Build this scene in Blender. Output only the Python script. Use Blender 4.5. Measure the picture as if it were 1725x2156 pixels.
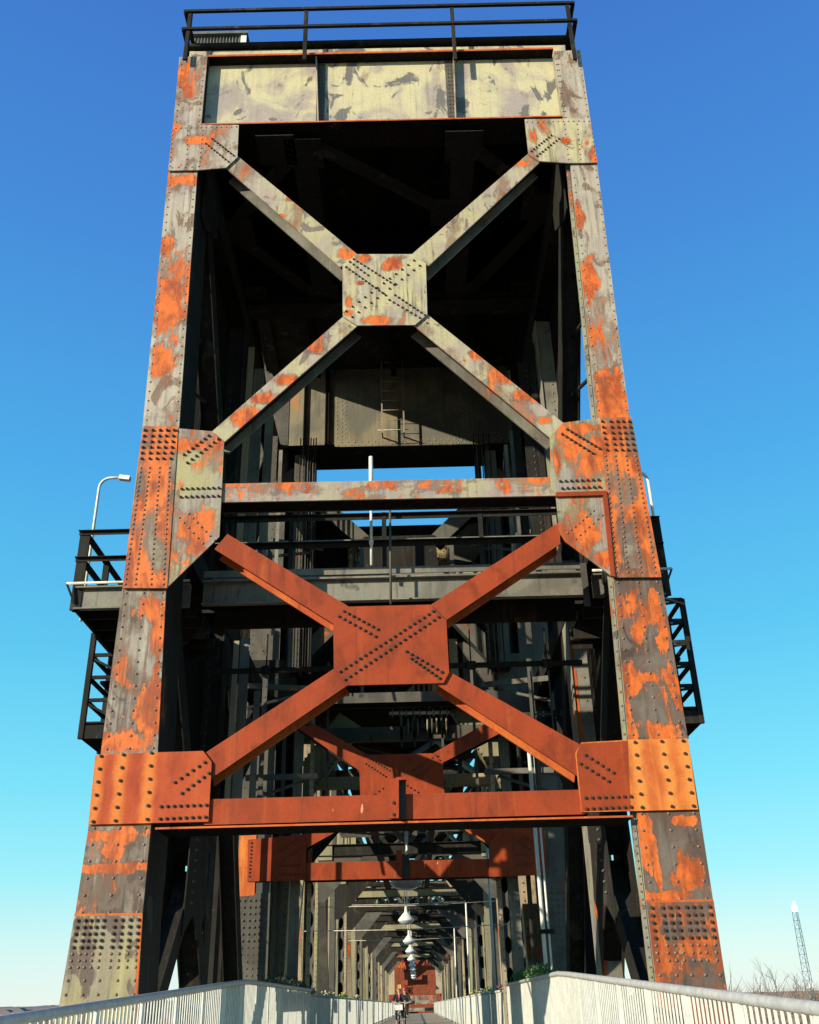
import bpy, bmesh, math, random
from mathutils import Vector, Matrix
random.seed(7)
R = math.radians
for o in list(bpy.data.objects): bpy.data.objects.remove(o)
scene = bpy.context.scene
COL = scene.collection
# ------------------------------------------------------------------ camera
PW, PH = 1725.0, 2156.0                    # measuring grid used for the survey of the photograph
FL, PITCH, ROLL, YAW, CX = 2031.93, 0.472323, -0.0264605, 0.00463511, 0.24563
_F = Vector((math.sin(YAW)*math.cos(PITCH), math.cos(YAW)*math.cos(PITCH), math.sin(PITCH)))
_R = Vector((math.cos(YAW), -math.sin(YAW), 0)); _U = _R.cross(_F)
CR = math.cos(ROLL)*_R + math.sin(ROLL)*_U
CU = -math.sin(ROLL)*_R + math.cos(ROLL)*_U
CP = Vector((CX, 0, 0))                    # eye level is z = 0, the bridge deck lies at z = -0.95
cam_d = bpy.data.cameras.new('camera'); cam = bpy.data.objects.new('camera', cam_d); COL.objects.link(cam)
m = Matrix((( CR.x, CU.x, -_F.x, CP.x), (CR.y, CU.y, -_F.y, CP.y), (CR.z, CU.z, -_F.z, CP.z), (0, 0, 0, 1)))
cam.matrix_world = m
cam_d.sensor_fit = 'VERTICAL'; cam_d.sensor_height = 36.0; cam_d.lens = FL/PH*36.0
cam_d.clip_start = 0.05; cam_d.clip_end = 30000
scene.camera = cam
scene.render.resolution_x = 819; scene.render.resolution_y = 1024
# ------------------------------------------------------------------ light
SUN = Vector((1.1, 1.0, -0.47)).normalized()
elev = math.asin(-SUN.z); rot = math.atan2(-SUN.x, -SUN.y)
SKYK = .70
w = bpy.data.worlds.new('World'); scene.world = w; w.use_nodes = True
nt = w.node_tree; bg = nt.nodes['Background']
sky = nt.nodes.new('ShaderNodeTexSky'); sky.sky_type = 'NISHITA'; sky.sun_disc = False
sky.sun_elevation = elev; sky.sun_rotation = rot
sky.altitude = 0; sky.air_density = 1.0; sky.dust_density = 0.6; sky.ozone_density = 1.6
gm = nt.nodes.new('ShaderNodeGamma'); gm.inputs[1].default_value = 1.0
hs = nt.nodes.new('ShaderNodeHueSaturation'); hs.inputs['Saturation'].default_value = 1.25
nt.links.new(sky.outputs[0], hs.inputs['Color'])
# clear winter air: the sky's colour by height above the horizon, blended with the Nishita sky
tc = nt.nodes.new('ShaderNodeTexCoord'); sx = nt.nodes.new('ShaderNodeSeparateXYZ'); nt.links.new(tc.outputs['Generated'], sx.inputs[0])
rp = nt.nodes.new('ShaderNodeValToRGB'); nt.links.new(sx.outputs['Z'], rp.inputs[0])
stops = ((0.0, (.92,1.03,.97)), (.045, (.74,1.02,1.0)), (.11, (.38,.96,1.05)), (.19, (.215,.84,1.05)), (.32, (.118,.64,.98)), (.48, (.082,.46,.92)), (.66, (.068,.30,.79)), (.85, (.055,.19,.66)), (1.0, (.04,.14,.55)))
while len(rp.color_ramp.elements) < len(stops): rp.color_ramp.elements.new(.5)
for e_, (p_, c_) in zip(rp.color_ramp.elements, stops): e_.position = p_; e_.color = (*[v*10*SKYK for v in c_], 1)
mxs = nt.nodes.new('ShaderNodeMix'); mxs.data_type = 'RGBA'; mxs.inputs[0].default_value = .88
nt.links.new(hs.outputs[0], mxs.inputs[6]); nt.links.new(rp.outputs[0], mxs.inputs[7]); nt.links.new(mxs.outputs[2], bg.inputs[0])
bg.inputs[1].default_value = 0.10
sd = bpy.data.lights.new('sun', 'SUN'); sd.energy = 5.0; sd.angle = R(0.5); sd.color = (1.0, 0.91, 0.75)
so = bpy.data.objects.new('sun', sd); COL.objects.link(so)
so.rotation_mode = 'QUATERNION'; so.rotation_quaternion = SUN.to_track_quat('-Z', 'Y')
vs = scene.view_settings; vs.view_transform = 'Standard'; vs.look = 'None'; vs.exposure = 0.46; vs.gamma = 1
try:
    scene.cycles.max_bounces = 4; scene.cycles.diffuse_bounces = 1
except Exception: pass

def ray(px, py):
    return _F*FL + CR*(px-PW/2) - CU*(py-PH/2)
def F(px, py, Y):                          # survey point -> point on the upright plane y = Y
    d = ray(px, py); return CP + d*(Y/d.y)
def X(px, py, x0):                         # survey point -> point on the upright plane x = x0
    d = ray(px, py); return CP + d*((x0-CX)/d.x)
YF = 12.48; YR = 23.5                      # front and rear frames of the tower

# ------------------------------------------------------------------ materials
def mat_base(name):
    m = bpy.data.materials.new(name); m.use_nodes = True
    nt = m.node_tree; b = nt.nodes['Principled BSDF']
    return m, nt, b
class N:
    def __init__(s, nt): s.nt = nt; s.geo = nt.nodes.new('ShaderNodeNewGeometry')
    def link(s, a, b): s.nt.links.new(a, b)
    def noise(s, scale=(1,1,1), sc=1.0, det=6, rough=.6, dist=0.0, off=(0,0,0)):
        mp = s.nt.nodes.new('ShaderNodeMapping'); mp.inputs['Scale'].default_value = scale
        mp.inputs['Location'].default_value = off
        s.link(s.geo.outputs['Position'], mp.inputs['Vector'])
        n = s.nt.nodes.new('ShaderNodeTexNoise'); n.inputs['Scale'].default_value = sc
        n.inputs['Detail'].default_value = det; n.inputs['Roughness'].default_value = rough
        n.inputs['Distortion'].default_value = dist
        s.link(mp.outputs[0], n.inputs['Vector']); return n.outputs[0]
    def step(s, v, a, b, t0=0.0, t1=1.0):
        m = s.nt.nodes.new('ShaderNodeMapRange'); m.interpolation_type = 'SMOOTHSTEP'
        m.inputs['From Min'].default_value = a; m.inputs['From Max'].default_value = b
        m.inputs['To Min'].default_value = t0; m.inputs['To Max'].default_value = t1
        s.link(v, m.inputs['Value']); return m.outputs[0]
    def mix(s, f, a, b, mode='MIX'):
        m = s.nt.nodes.new('ShaderNodeMix'); m.data_type = 'RGBA'; m.blend_type = mode
        for k, v in ((0, f), (6, a), (7, b)):
            if isinstance(v, (int, float)): m.inputs[k].default_value = v
            elif isinstance(v, tuple): m.inputs[k].default_value = (*v[:3], 1)
            else: s.link(v, m.inputs[k])
        return m.outputs[2]
    def math(s, op, a, b=0.0):
        m = s.nt.nodes.new('ShaderNodeMath'); m.operation = op
        for k, v in ((0, a), (1, b)):
            if isinstance(v, (int, float)): m.inputs[k].default_value = v
            else: s.link(v, m.inputs[k])
        return m.outputs[0]
    def bump(s, h, bsdf, strength=.3, dist=.02):
        b = s.nt.nodes.new('ShaderNodeBump'); b.inputs['Strength'].default_value = strength
        b.inputs['Distance'].default_value = dist
        s.link(h, b.inputs['Height']); s.link(b.outputs[0], bsdf.inputs['Normal'])
def steel(name, c1, c2, c3=None, c3th=.56, r1=(.64,.135,.018), r2=(.29,.058,.014), th=.55, edge=.02,
          streak=.5, seed=0, sc=1.0, blobs=(), fine=.62, rough=.62, zs=.55, dirt=(.05,.04,.03), spec=.3):
    m, nt, b = mat_base(name); n = N(nt); o = (seed*3.7, seed*1.3, seed*2.1)
    base = n.mix(n.step(n.noise((1,1,.8), 1.1*sc, 5, .6, .6, o), .40, .62), c1, c2)
    if c3: base = n.mix(n.step(n.noise((1,1,.6), 1.9*sc, 7, .6, 1.0, (o[1], o[2], o[0])), c3th, c3th+.05), base, c3)
    st = n.noise((16, 16, .7), 1.0, 4, .6, 0, o)
    stm = n.math('MULTIPLY', n.step(st, .50, .72), n.step(n.noise((1,1,.5), 1.6*sc, 3, .5, 0, (o[2], 5, 1)), .35, .65))
    base = n.mix(n.math('MULTIPLY', stm, streak), base, dirt)
    pst = n.noise((11, 11, .45), 1.0, 5, .65, .1, (o[1]+4, o[2], o[0]))
    base = n.mix(n.math('MULTIPLY', n.step(pst, .54, .70), streak*.45), base, tuple(min(.6, v*1.7+.03) for v in c2))
    base = n.mix(n.math('MULTIPLY', n.step(pst, .47, .33), streak*.5), base, (.15,.082,.05))
    gr = n.noise((1,1,1), 26, 4, .7, 0, o)
    base = n.mix(n.step(gr, .35, .7, 0, .16), base, (.04,.035,.03))
    big = n.noise((1,1,zs), 1.25*sc, 9, .58, .35, (o[2]+3, o[0], o[1]))
    big0 = big
    big = n.math('ADD', big, n.math('MULTIPLY', n.math('SUBTRACT', st, .5), .13))
    big = n.math('ADD', big, n.math('MULTIPLY', n.math('SUBTRACT', gr, .5), .07))
    halo = n.step(big, th-.075, th+.01)    # paint stained brown around each flake
    base = n.mix(n.math('MULTIPLY', halo, .62), base, (.13,.070,.042))
    mask = n.step(big, th, th+edge*2.2)
    med = n.noise((1.3,1.3,.7), 5.5*sc, 7, .68, .3, (o[1]+9, o[0], o[2]))
    mask = n.math('MAXIMUM', mask, n.math('MULTIPLY', n.step(med, fine, fine+.03), n.step(big, th-.13, th-.04)))
    for (bx, bz, rx, rz) in blobs:         # big flakes of rust where the survey found them
        sub = nt.nodes.new('ShaderNodeVectorMath'); sub.operation = 'SUBTRACT'
        n.link(n.geo.outputs['Position'], sub.inputs[0]); sub.inputs[1].default_value = (bx, 0, bz)
        mu = nt.nodes.new('ShaderNodeVectorMath'); mu.operation = 'MULTIPLY'
        n.link(sub.outputs[0], mu.inputs[0]); mu.inputs[1].default_value = (1/rx, 0, 1/rz)
        ln = nt.nodes.new('ShaderNodeVectorMath'); ln.operation = 'LENGTH'; n.link(mu.outputs[0], ln.inputs[0])
        v = n.math('ADD', ln.outputs['Value'], n.math('MULTIPLY', n.math('SUBTRACT', med, .5), 1.7))
        v = n.math('ADD', v, n.math('MULTIPLY', n.math('SUBTRACT', n.noise((1,1,.8), 2.6, 3, .5, .8, (bx*3, 1, bz)), .5), 2.4))
        v = n.math('ADD', v, n.math('MULTIPLY', n.math('SUBTRACT', st, .5), -1.2)); v = n.math('ADD', v, n.math('MULTIPLY', n.math('SUBTRACT', gr, .5), .5))
        base = n.mix(n.math('MULTIPLY', n.step(v, 1.35, 1.0), .5), base, (.13,.070,.042))
        mask = n.math('MAXIMUM', mask, n.step(v, 1.02, .86))
    rc = n.mix(n.step(n.noise((1.5,1.5,.6), 2.3*sc, 6, .65, .5, (3, o[0], o[1])), .42, .62), r1, r2)
    rc = n.mix(n.step(n.noise((1,1,.6), 9, 6, .75, 0, o), .44, .68, 0, .65), rc, (.17,.045,.018))
    rc = n.mix(n.math('MULTIPLY', stm, .35), rc, (.85,.30,.06))
    out = n.mix(mask, base, rc)
    n.link(out, b.inputs['Base Color']); b.inputs['Roughness'].default_value = rough
    b.inputs['Specular IOR Level'].default_value = spec
    h = n.math('ADD', n.math('MULTIPLY', mask, -.35), n.math('MULTIPLY', gr, .35))
    h = n.math('ADD', h, n.math('MULTIPLY', med, .5))
    n.bump(h, b, .35, .012)
    return m
def plain(name, c1, c2=None, rough=.6, metal=0.0, sc=3, zs=1.0, bump=.2, spec=.4, det=5):
    m, nt, b = mat_base(name); n = N(nt)
    c2 = c2 or tuple(v*.7 for v in c1)
    v = n.noise((1,1,zs), sc, det, .65, .2)
    c = n.mix(n.step(v, .35, .65), c1, c2)
    f = n.noise((1,1,1), sc*9, 3, .7)
    c = n.mix(n.step(f, .4, .75, 0, .3), c, tuple(v*.5 for v in c1))
    n.link(c, b.inputs['Base Color']); b.inputs['Roughness'].default_value = rough; b.inputs['Metallic'].default_value = metal
    b.inputs['Specular IOR Level'].default_value = spec
    if bump: n.bump(f, b, bump, .01)
    return m
M = {}
M['cream'] = steel('cream_paint', (.54,.475,.27), (.35,.29,.24), (.15,.14,.12), .56, th=.70, streak=.25, seed=1, sc=1.15, fine=.75)
def bl(*a):                                # rust flakes surveyed on the front frame: pixel centre, half width, half height in metres
    return [(F(x, y, YF).x, F(x, y, YF).z, rx, rz) for x, y, rx, rz in a]
M['pale'] = steel('pale_paint', (.42,.36,.26), (.36,.305,.24), (.20,.135,.085), .55, th=.575, streak=.7, seed=2, sc=1.1,
  blobs=bl((360,640,.27,.85),(385,378,.30,.17),(400,600,.10,.5),(352,520,.12,.2),(340,760,.18,.35),(415,300,.25,.12),(1217,455,.11,.26),(1242,590,.17,.5),(1292,835,.26,.55),(1190,290,.2,.12)))
M['pale_arm'] = steel('pale_arm_paint', (.42,.37,.20), (.35,.285,.22), (.18,.145,.11), .57, th=.585, edge=.06, streak=.45, seed=3, sc=1.4, fine=.62, dirt=(.09,.06,.045),
  blobs=bl((515,880,.30,.16),(560,838,.2,.12),(610,800,.22,.10),(665,735,.12,.08),(1010,745,.16,.10),(1060,790,.30,.16),(1110,835,.25,.14),(1145,885,.12,.08),(735,535,.16,.14),(610,420,.12,.07),(590,455,.10,.05),(1095,345,.15,.08)))
M['pale_gusset'] = steel('pale_gusset_paint', (.48,.42,.21), (.34,.29,.22), (.18,.15,.11), .58, th=.62, streak=1.0, seed=4, sc=1.6, fine=.60,
  blobs=bl((825,560,.16,.14),(767,548,.11,.09),(735,640,.06,.12),(735,662,.08,.06),(792,678,.22,.08),(760,600,.06,.05),(1120,290,.1,.2),(1250,330,.06,.2),(1190,300,.08,.08)))
M['olive'] = steel('olive_paint', (.33,.29,.12), (.26,.22,.14), (.12,.085,.06), .50, th=.66, streak=.9, seed=5, sc=1.3)
M['strut'] = steel('strut_paint', (.38,.33,.19), (.30,.25,.22), (.19,.16,.13), .6, th=.53, edge=.04, streak=.4, seed=21, sc=1.1, zs=2.2, fine=.55)
M['plateL'] = steel('rusty_plate', (.36,.32,.15), (.29,.25,.20), (.15,.12,.09), .62, th=.545, edge=.03, streak=.8, seed=6, sc=1.2, fine=.56,
  blobs=bl((420,1120,.26,.30),(405,940,.22,.12),(300,1200,.4,.35),(1235,1120,.22,.18),(1225,905,.22,.07),(1172,970,.05,.3),(1262,950,.08,.3),(1270,1180,.12,.12)))
M['plateO'] = steel('rusty_plate_column', (.27,.23,.16), (.14,.095,.065), (.10,.065,.045), .56, th=.435, edge=.04, streak=.9, seed=7, sc=1.3, r1=(.68,.15,.022))
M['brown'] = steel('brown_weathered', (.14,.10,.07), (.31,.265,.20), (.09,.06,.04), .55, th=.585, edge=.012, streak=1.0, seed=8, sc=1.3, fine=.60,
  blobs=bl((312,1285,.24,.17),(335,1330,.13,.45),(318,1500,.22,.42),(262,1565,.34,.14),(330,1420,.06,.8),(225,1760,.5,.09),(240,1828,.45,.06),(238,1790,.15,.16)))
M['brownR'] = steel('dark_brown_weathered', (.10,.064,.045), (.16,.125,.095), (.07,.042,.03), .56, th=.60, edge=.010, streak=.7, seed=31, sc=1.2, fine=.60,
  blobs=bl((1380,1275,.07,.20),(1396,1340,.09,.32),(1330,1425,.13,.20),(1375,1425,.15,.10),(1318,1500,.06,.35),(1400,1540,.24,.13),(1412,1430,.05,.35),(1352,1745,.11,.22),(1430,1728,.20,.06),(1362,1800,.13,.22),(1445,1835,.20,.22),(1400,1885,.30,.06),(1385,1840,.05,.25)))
M['rustbase'] = steel('rust_and_bolts', (.13,.095,.07), (.09,.065,.05), (.26,.07,.02), .52, th=.555, edge=.05, streak=1.0, seed=10, sc=2.2, fine=.55, r1=(.50,.11,.02), r2=(.24,.05,.015),
  blobs=bl((1380,1960,.10,.5),(1400,2010,.15,.25),(1470,1990,.2,.12),(1385,2100,.05,.6),(1490,2010,.10,.15)))
M['dark'] = steel('shade_dark_steel', (.024,.023,.019), (.016,.0155,.013), (.05,.048,.04), .6, th=.74, streak=.4, seed=11, fine=.72, spec=.07, rough=.75)  # interior steel with the shade darkened into its colour
M['shadeblack'] = steel('shade_black_steel', (.010,.0098,.0085), (.007,.007,.006), None, th=.76, streak=.3, seed=12, fine=.8, spec=.03, rough=.85)  # near-black copy: deep shade is put into the colour
M['sungrey'] = steel('sunlit_grey_steel', (.22,.205,.155), (.13,.122,.095), (.10,.095,.08), .62, th=.66, streak=.5, seed=18, fine=.66)  # lighter copy of the grey for members caught by the sun
M['grey'] = steel('shade_grey_steel', (.115,.108,.085), (.075,.070,.058), (.045,.042,.035), .62, th=.66, streak=.5, seed=13, fine=.7, spec=.12)  # grey copy darkened for members standing in shade
M['tan'] = steel('tan_steel', (.42,.32,.19), (.30,.25,.165), (.10,.08,.06), .62, th=.64, streak=.5, seed=14, sc=.5, fine=.7, spec=.15)
M['sage'] = steel('sage_steel', (.32,.285,.15), (.22,.20,.13), (.06,.06,.05), .62, th=.68, streak=.5, seed=15, sc=.5, fine=.7, spec=.15)
M['girder'] = steel('girder_paint', (.24,.205,.13), (.135,.13,.10), (.38,.19,.085), .60, th=.74, spec=.06, streak=.5, seed=16, sc=.7, fine=.8)
def rustplate(name, a, b_, c, seed, streaks=0.5, bands=(), bandc=(.8,.3,.05)):
    m, nt, b = mat_base(name); n = N(nt)
    col = n.mix(n.step(n.noise((1,1,.7), 2.0, 6, .6, .3, (seed, 2, 4)), .38, .66), a, b_)
    s1 = n.noise((7, 7, .35), 1.0, 4, .6, .1, (seed, 0, 7))
    col = n.mix(n.step(s1, .52, .74, 0, streaks), col, c)
    g = n.noise((1,1,1), 30, 5, .75, 0, (seed, 1, 1))
    col = n.mix(n.step(n.noise((1,1,.5), 3.2, 8, .7, .4, (seed, 9, 2)), .50, .66, 0, .55), col, tuple(v*.55 for v in b_))
    col = n.mix(n.step(n.noise((14,14,.5), 1.0, 4, .6, 0, (seed, 4, 8)), .56, .74, 0, .5), col, (.10,.03,.018))
    if bands:
        sp_ = nt.nodes.new('ShaderNodeSeparateXYZ'); n.link(n.geo.outputs['Position'], sp_.inputs[0])
        wob = n.math('MULTIPLY', n.math('SUBTRACT', n.noise((2,2,3), 1.2, 5, .6), .5), .16)
        for bx_ in bands:                  # rust washed down below each row of bolts
            dd = n.math('ABSOLUTE', n.math('SUBTRACT', n.math('ADD', sp_.outputs['X'], wob), bx_))
            col = n.mix(n.step(dd, .12, .01, 0, .8), col, bandc)
    col = n.mix(n.step(g, .45, .72, 0, .35), col, tuple(v*.6 for v in b_))
    sp = n.noise((9, 9, 3.0), 1.0, 2, .5, 0, (1, seed, 3))
    col = n.mix(n.step(sp, .755, .78, 0, .7), col, (.75,.35,.16))
    n.link(col, b.inputs['Base Color']); b.inputs['Roughness'].default_value = .72
    b.inputs['Specular IOR Level'].default_value = .25
    n.bump(g, b, .25, .008)
    return m
M['red'] = rustplate('red_oxide_steel', (.32,.045,.009), (.235,.036,.008), (.42,.09,.018), 1, .45)
M['orange'] = rustplate('orange_rust_plate', (.43,.072,.016), (.36,.052,.014), (.55,.14,.03), 2, .6, [F(x,1660,YF).x for x in (204,252,314)], (.66,.20,.035))
M['orangeR'] = rustplate('bright_orange_rust_plate', (.60,.17,.03), (.44,.09,.02), (.72,.27,.05), 3, .9, [F(x,1630,YF).x for x in (1345,1404,1449)], (.74,.26,.05))
M['edge'] = rustplate('rusty_edge', (.55,.13,.025), (.42,.07,.02), (.7,.2,.03), 5, .5)
M['bolt'] = plain('dark_bolt', (.075,.036,.022), (.04,.024,.018), .6)
M['rivet'] = plain('rivet_head', (.24,.15,.10), (.14,.09,.07), .5, sc=9)
M['rivetP'] = plain('pale_rivet_head', (.34,.28,.20), (.22,.15,.10), .5, sc=9)
M['rivetD'] = plain('dark_rivet_head', (.11,.10,.08), (.07,.06,.05), .5, sc=9)
M['white'] = plain('white_enamel', (.80,.78,.66), (.70,.68,.58), .35, sc=2, bump=.05)
M['galv'] = plain('galvanised_steel', (.74,.73,.62), (.60,.60,.52), .45, .0, sc=6, bump=.1)
M['galvtop'] = plain('galvanised_rail', (.50,.50,.46), (.38,.39,.37), .42, 0, sc=9, bump=.15)
M['pipe'] = plain('painted_pipe', (.66,.62,.48), (.45,.42,.34), .5, sc=8)
M['bluepipe'] = plain('blue_grey_conduit', (.22,.30,.38), (.15,.2,.26), .45, sc=6)
M['corr'] = plain('weathered_corrugated_sheet', (.16,.16,.14), (.10,.10,.09), .6, sc=5)
M['wood'] = plain('deck_boards', (.58,.43,.26), (.46,.34,.21), .8, sc=4, bump=.3)
M['black'] = plain('black_paint_and_shade', (.02,.02,.02), (.03,.03,.028), .7)  # own black of small fittings, also the shade in bracket slots
M['glass'] = plain('lamp_glass', (.35,.42,.46), (.3,.35,.4), .15, sc=1, bump=0)

# ------------------------------------------------------------------ mesh builder
def tag(o, label=None, cat=None, group=None, kind=None):
    if label: o['label'] = label
    if cat: o['category'] = cat
    if group: o['group'] = group
    if kind: o['kind'] = kind
    return o
def empty(name, loc, label=None, cat=None, group=None):
    o = bpy.data.objects.new(name, None); COL.objects.link(o); o.location = loc
    o.empty_display_size = .3
    return tag(o, label, cat, group)
class MB:
    def __init__(s): s.v = []; s.f = []; s.fm = []; s.mats = []; s.sm = []
    def mi(s, m):
        if m not in s.mats: s.mats.append(m)
        return s.mats.index(m)
    def add(s, vs, fs, m, smooth=False):
        k = len(s.v); s.v += [tuple(v) for v in vs]; i = s.mi(m)
        for f in fs: s.f.append(tuple(k+a for a in f)); s.fm.append(i); s.sm.append(smooth)
    def box(s, x0, x1, y0, y1, z0, z1, m):
        vs = [(x, y, z) for x in (x0, x1) for y in (y0, y1) for z in (z0, z1)]
        s.add(vs, [(0,1,3,2), (4,6,7,5), (0,4,5,1), (2,3,7,6), (0,2,6,4), (1,5,7,3)], m)
    def prism(s, pts, d, m):               # closed outline of 3D points pushed by vector d
        n = len(pts); d = Vector(d); a = [Vector(p) for p in pts]; b = [p+d for p in a]
        fs = [tuple(range(n)), tuple(range(2*n-1, n-1, -1))]
        fs += [(i, i+n, (i+1) % n+n, (i+1) % n) for i in range(n)]
        s.add(a+b, fs, m)
    def bar(s, p, q, wd, h, m, side=(0,1,0)):   # rectangular bar, wd across `side`, h the other way
        p = Vector(p); q = Vector(q); a = (q-p).normalized(); sd = Vector(side)
        sd = (sd-a*sd.dot(a)).normalized(); u = a.cross(sd)
        vs = []
        for c in (p, q):
            for i, j in ((-1,-1), (1,-1), (1,1), (-1,1)): vs.append(c+sd*(i*wd/2)+u*(j*h/2))
        s.add(vs, [(0,1,2,3), (7,6,5,4), (0,4,5,1), (1,5,6,2), (2,6,7,3), (3,7,4,0)], m)
    def tube(s, pts, r, m, n=8, cap=True):
        pts = [Vector(p) for p in pts]; k0 = len(s.v); vs = []; ref = None
        rr = r if isinstance(r, (list, tuple)) else [r]*len(pts)
        for i, p in enumerate(pts):
            a = (pts[min(i+1, len(pts)-1)]-pts[max(i-1, 0)]).normalized()
            if ref is None: ref = Vector((0,0,1)) if abs(a.z) < .9 else Vector((1,0,0))
            u = (ref-a*ref.dot(a)).normalized(); ref = u; w_ = a.cross(u)
            for j in range(n):
                t = 2*math.pi*j/n; vs.append(p+(u*math.cos(t)+w_*math.sin(t))*rr[i])
        fs = []
        for i in range(len(pts)-1):
            for j in range(n): fs.append((i*n+j, i*n+(j+1) % n, (i+1)*n+(j+1) % n, (i+1)*n+j))
        if cap: fs += [tuple(range(n-1, -1, -1)), tuple((len(pts)-1)*n+j for j in range(n))]
        s.add(vs, fs, m, True)
    def lathe(s, prof, c, m, n=20):        # prof: (r, z)
        vs = []; c = Vector(c)
        for r, z in prof:
            for j in range(n):
                t = 2*math.pi*j/n; vs.append(c+Vector((r*math.cos(t), r*math.sin(t), z)))
        fs = [(i*n+j, i*n+(j+1) % n, (i+1)*n+(j+1) % n, (i+1)*n+j) for i in range(len(prof)-1) for j in range(n)]
        s.add(vs, fs, m, True)
    def knob(s, c, nrm, r, h, m, hexa=False):  # one rivet (domed) or bolt (hexagon and shank)
        c = Vector(c); nrm = Vector(nrm).normalized()
        u = nrm.orthogonal().normalized(); w_ = nrm.cross(u); vs = []; n = 6 if hexa else 8
        prof = ((1,0), (1,.6), (.5,.62), (.45,1)) if hexa else ((1,0), (.86,.55), (.45,.92))
        for k, z in prof:
            for j in range(n):
                t = 2*math.pi*j/n; vs.append(c+(u*math.cos(t)+w_*math.sin(t))*(r*k)+nrm*(h*z))
        fs = [(i*n+j, i*n+(j+1) % n, (i+1)*n+(j+1) % n, (i+1)*n+j) for i in range(len(prof)-1) for j in range(n)]
        fs.append(tuple((len(prof)-1)*n+j for j in range(n)))
        s.add(vs, fs, m, not hexa)
    def build(s, name, parent=None, fix=True):
        me = bpy.data.meshes.new(name)
        off = Vector(parent_loc(parent)) if parent else Vector((0,0,0))
        me.from_pydata([Vector(v)-off for v in s.v], [], s.f)
        for m in s.mats: me.materials.append(M[m] if isinstance(m, str) else m)
        for p, i, sm in zip(me.polygons, s.fm, s.sm): p.material_index = i; p.use_smooth = sm
        if fix:
            bm = bmesh.new(); bm.from_mesh(me); bmesh.ops.recalc_face_normals(bm, faces=bm.faces); bm.to_mesh(me); bm.free()
        me.update()
        o = bpy.data.objects.new(name, me); COL.objects.link(o)
        if parent: o.parent = parent
        return o
def parent_loc(p):
    v = Vector((0,0,0))
    while p: v += p.location; p = p.parent
    return v
def struct(o): return tag(o, kind='structure')
def P(pts, Y): return [F(x, y, Y) for x, y in pts]
RV = {'r': ('rivet', .019, .016, False), 'p': ('rivetP', .017, .016, False), 'd': ('rivetD', .02, .016, False),
      'b': ('bolt', .021, .042, True), 'B': ('bolt', .0225, .032, True), 's': ('bolt', .019, .03, True)}
def rv(mb, p, q, n, Y, kind='r'):          # a line of n rivets between two survey points on plane Y
    m_, r, h, hx = RV[kind]
    a = F(p[0], p[1], Y); b = F(q[0], q[1], Y)
    for i in range(n):
        mb.knob(a.lerp(b, i/max(1, n-1)), (0,-1,0), r, h, m_, hx)
def sheet(mb, px, Y, t, m): mb.prism(P(px, Y), (0, t, 0), m)

def arm(up0, up1, lo0, lo1, Y, m_, depth=.34, backm='sungrey', webm='dark', t=.03):
    """H-section brace: front flange, web on its centre line, back flange"""
    mb = MB()
    a0, a1, b0, b1 = (F(*q, Y) for q in (up0, up1, lo0, lo1))
    mb.prism([a0, a1, b1, b0], (0, t, 0), m_)
    back = [v+Vector((0, depth, 0)) for v in (a0, a1, b1, b0)]
    mb.prism(back, (0, t, 0), backm)
    c0 = (a0+b0)/2; c1 = (a1+b1)/2
    up = (c1-c0).normalized().cross(Vector((0,1,0)))*.012
    mb.prism([c0+Vector((0,t,0))-up, c1+Vector((0,t,0))-up, c1+Vector((0,t,0))+up, c0+Vector((0,t,0))+up], (0, depth-t, 0), webm)
    return mb

# ================================================================== THE TOWER
tower = empty('lift_tower', (0, YF, -1.0), 'towering riveted steel tower with peeling paint, orange rust and crossed braces facing the viewer', 'bridge tower')
ZB = -7.0
def column(side, segs, name='column'):
    """segs: list of (top outer, top inner, bottom outer, bottom inner, material)"""
    mb = MB()
    for to, ti, bo, bi, m_ in segs:
        pts = [F(*to, YF), F(*ti, YF), F(*bi, YF) if bi[1] < 3000 else None, F(*bo, YF) if bo[1] < 3000 else None]
        mb.prism(pts, (0, .03, 0), m_)
    return mb
# ---- left front column
mb = MB(); LO = [(378,120),(365,262),(355,358),(300,900),(258,1238),(212,1588),(187,1738),(158,1928),(122,2156)]
LI = [(437,118),(424,260),(416,357),(377,902),(350,1238),(332,1585),(318,1738),(300,1926),(286,2156)]
LM = ['pale','pale','pale','plateO','brown','orange','brown','olive']
def boxcol(mb, O, I, ms, Y, depth, cover, side):
    for k in range(len(O)-1):
        a, b, c, d = F(*O[k], Y), F(*I[k], Y), F(*I[k+1], Y), F(*O[k+1], Y)
        mb.prism([a, b, c, d], (0, cover, 0), ms[k])
        # recessed side plates of the box column, one behind each edge
        i0 = Vector((-side*.03, 0, 0))
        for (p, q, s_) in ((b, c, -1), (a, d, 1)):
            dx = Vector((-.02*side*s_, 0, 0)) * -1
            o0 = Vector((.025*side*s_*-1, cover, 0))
            mb.prism([p+o0, q+o0, q+o0+dx, p+o0+dx], (0, depth, 0), 'dark' if side < 0 else ('edgegrey' if s_ < 0 else 'dark'))  # right inner side keeps sunlit paint, other sides are painted shade-dark
    # foot continues down behind the railing
    a, b = F(*O[-1], Y), F(*I[-1], Y)
    mb.prism([a, b, Vector((b.x, Y, ZB)), Vector((a.x, Y, ZB))], (0, cover+depth, 0), ms[-1])
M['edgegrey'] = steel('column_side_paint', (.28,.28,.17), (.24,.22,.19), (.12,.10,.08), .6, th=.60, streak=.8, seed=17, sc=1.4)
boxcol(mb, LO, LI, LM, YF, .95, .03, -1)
rowsL = []
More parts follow.
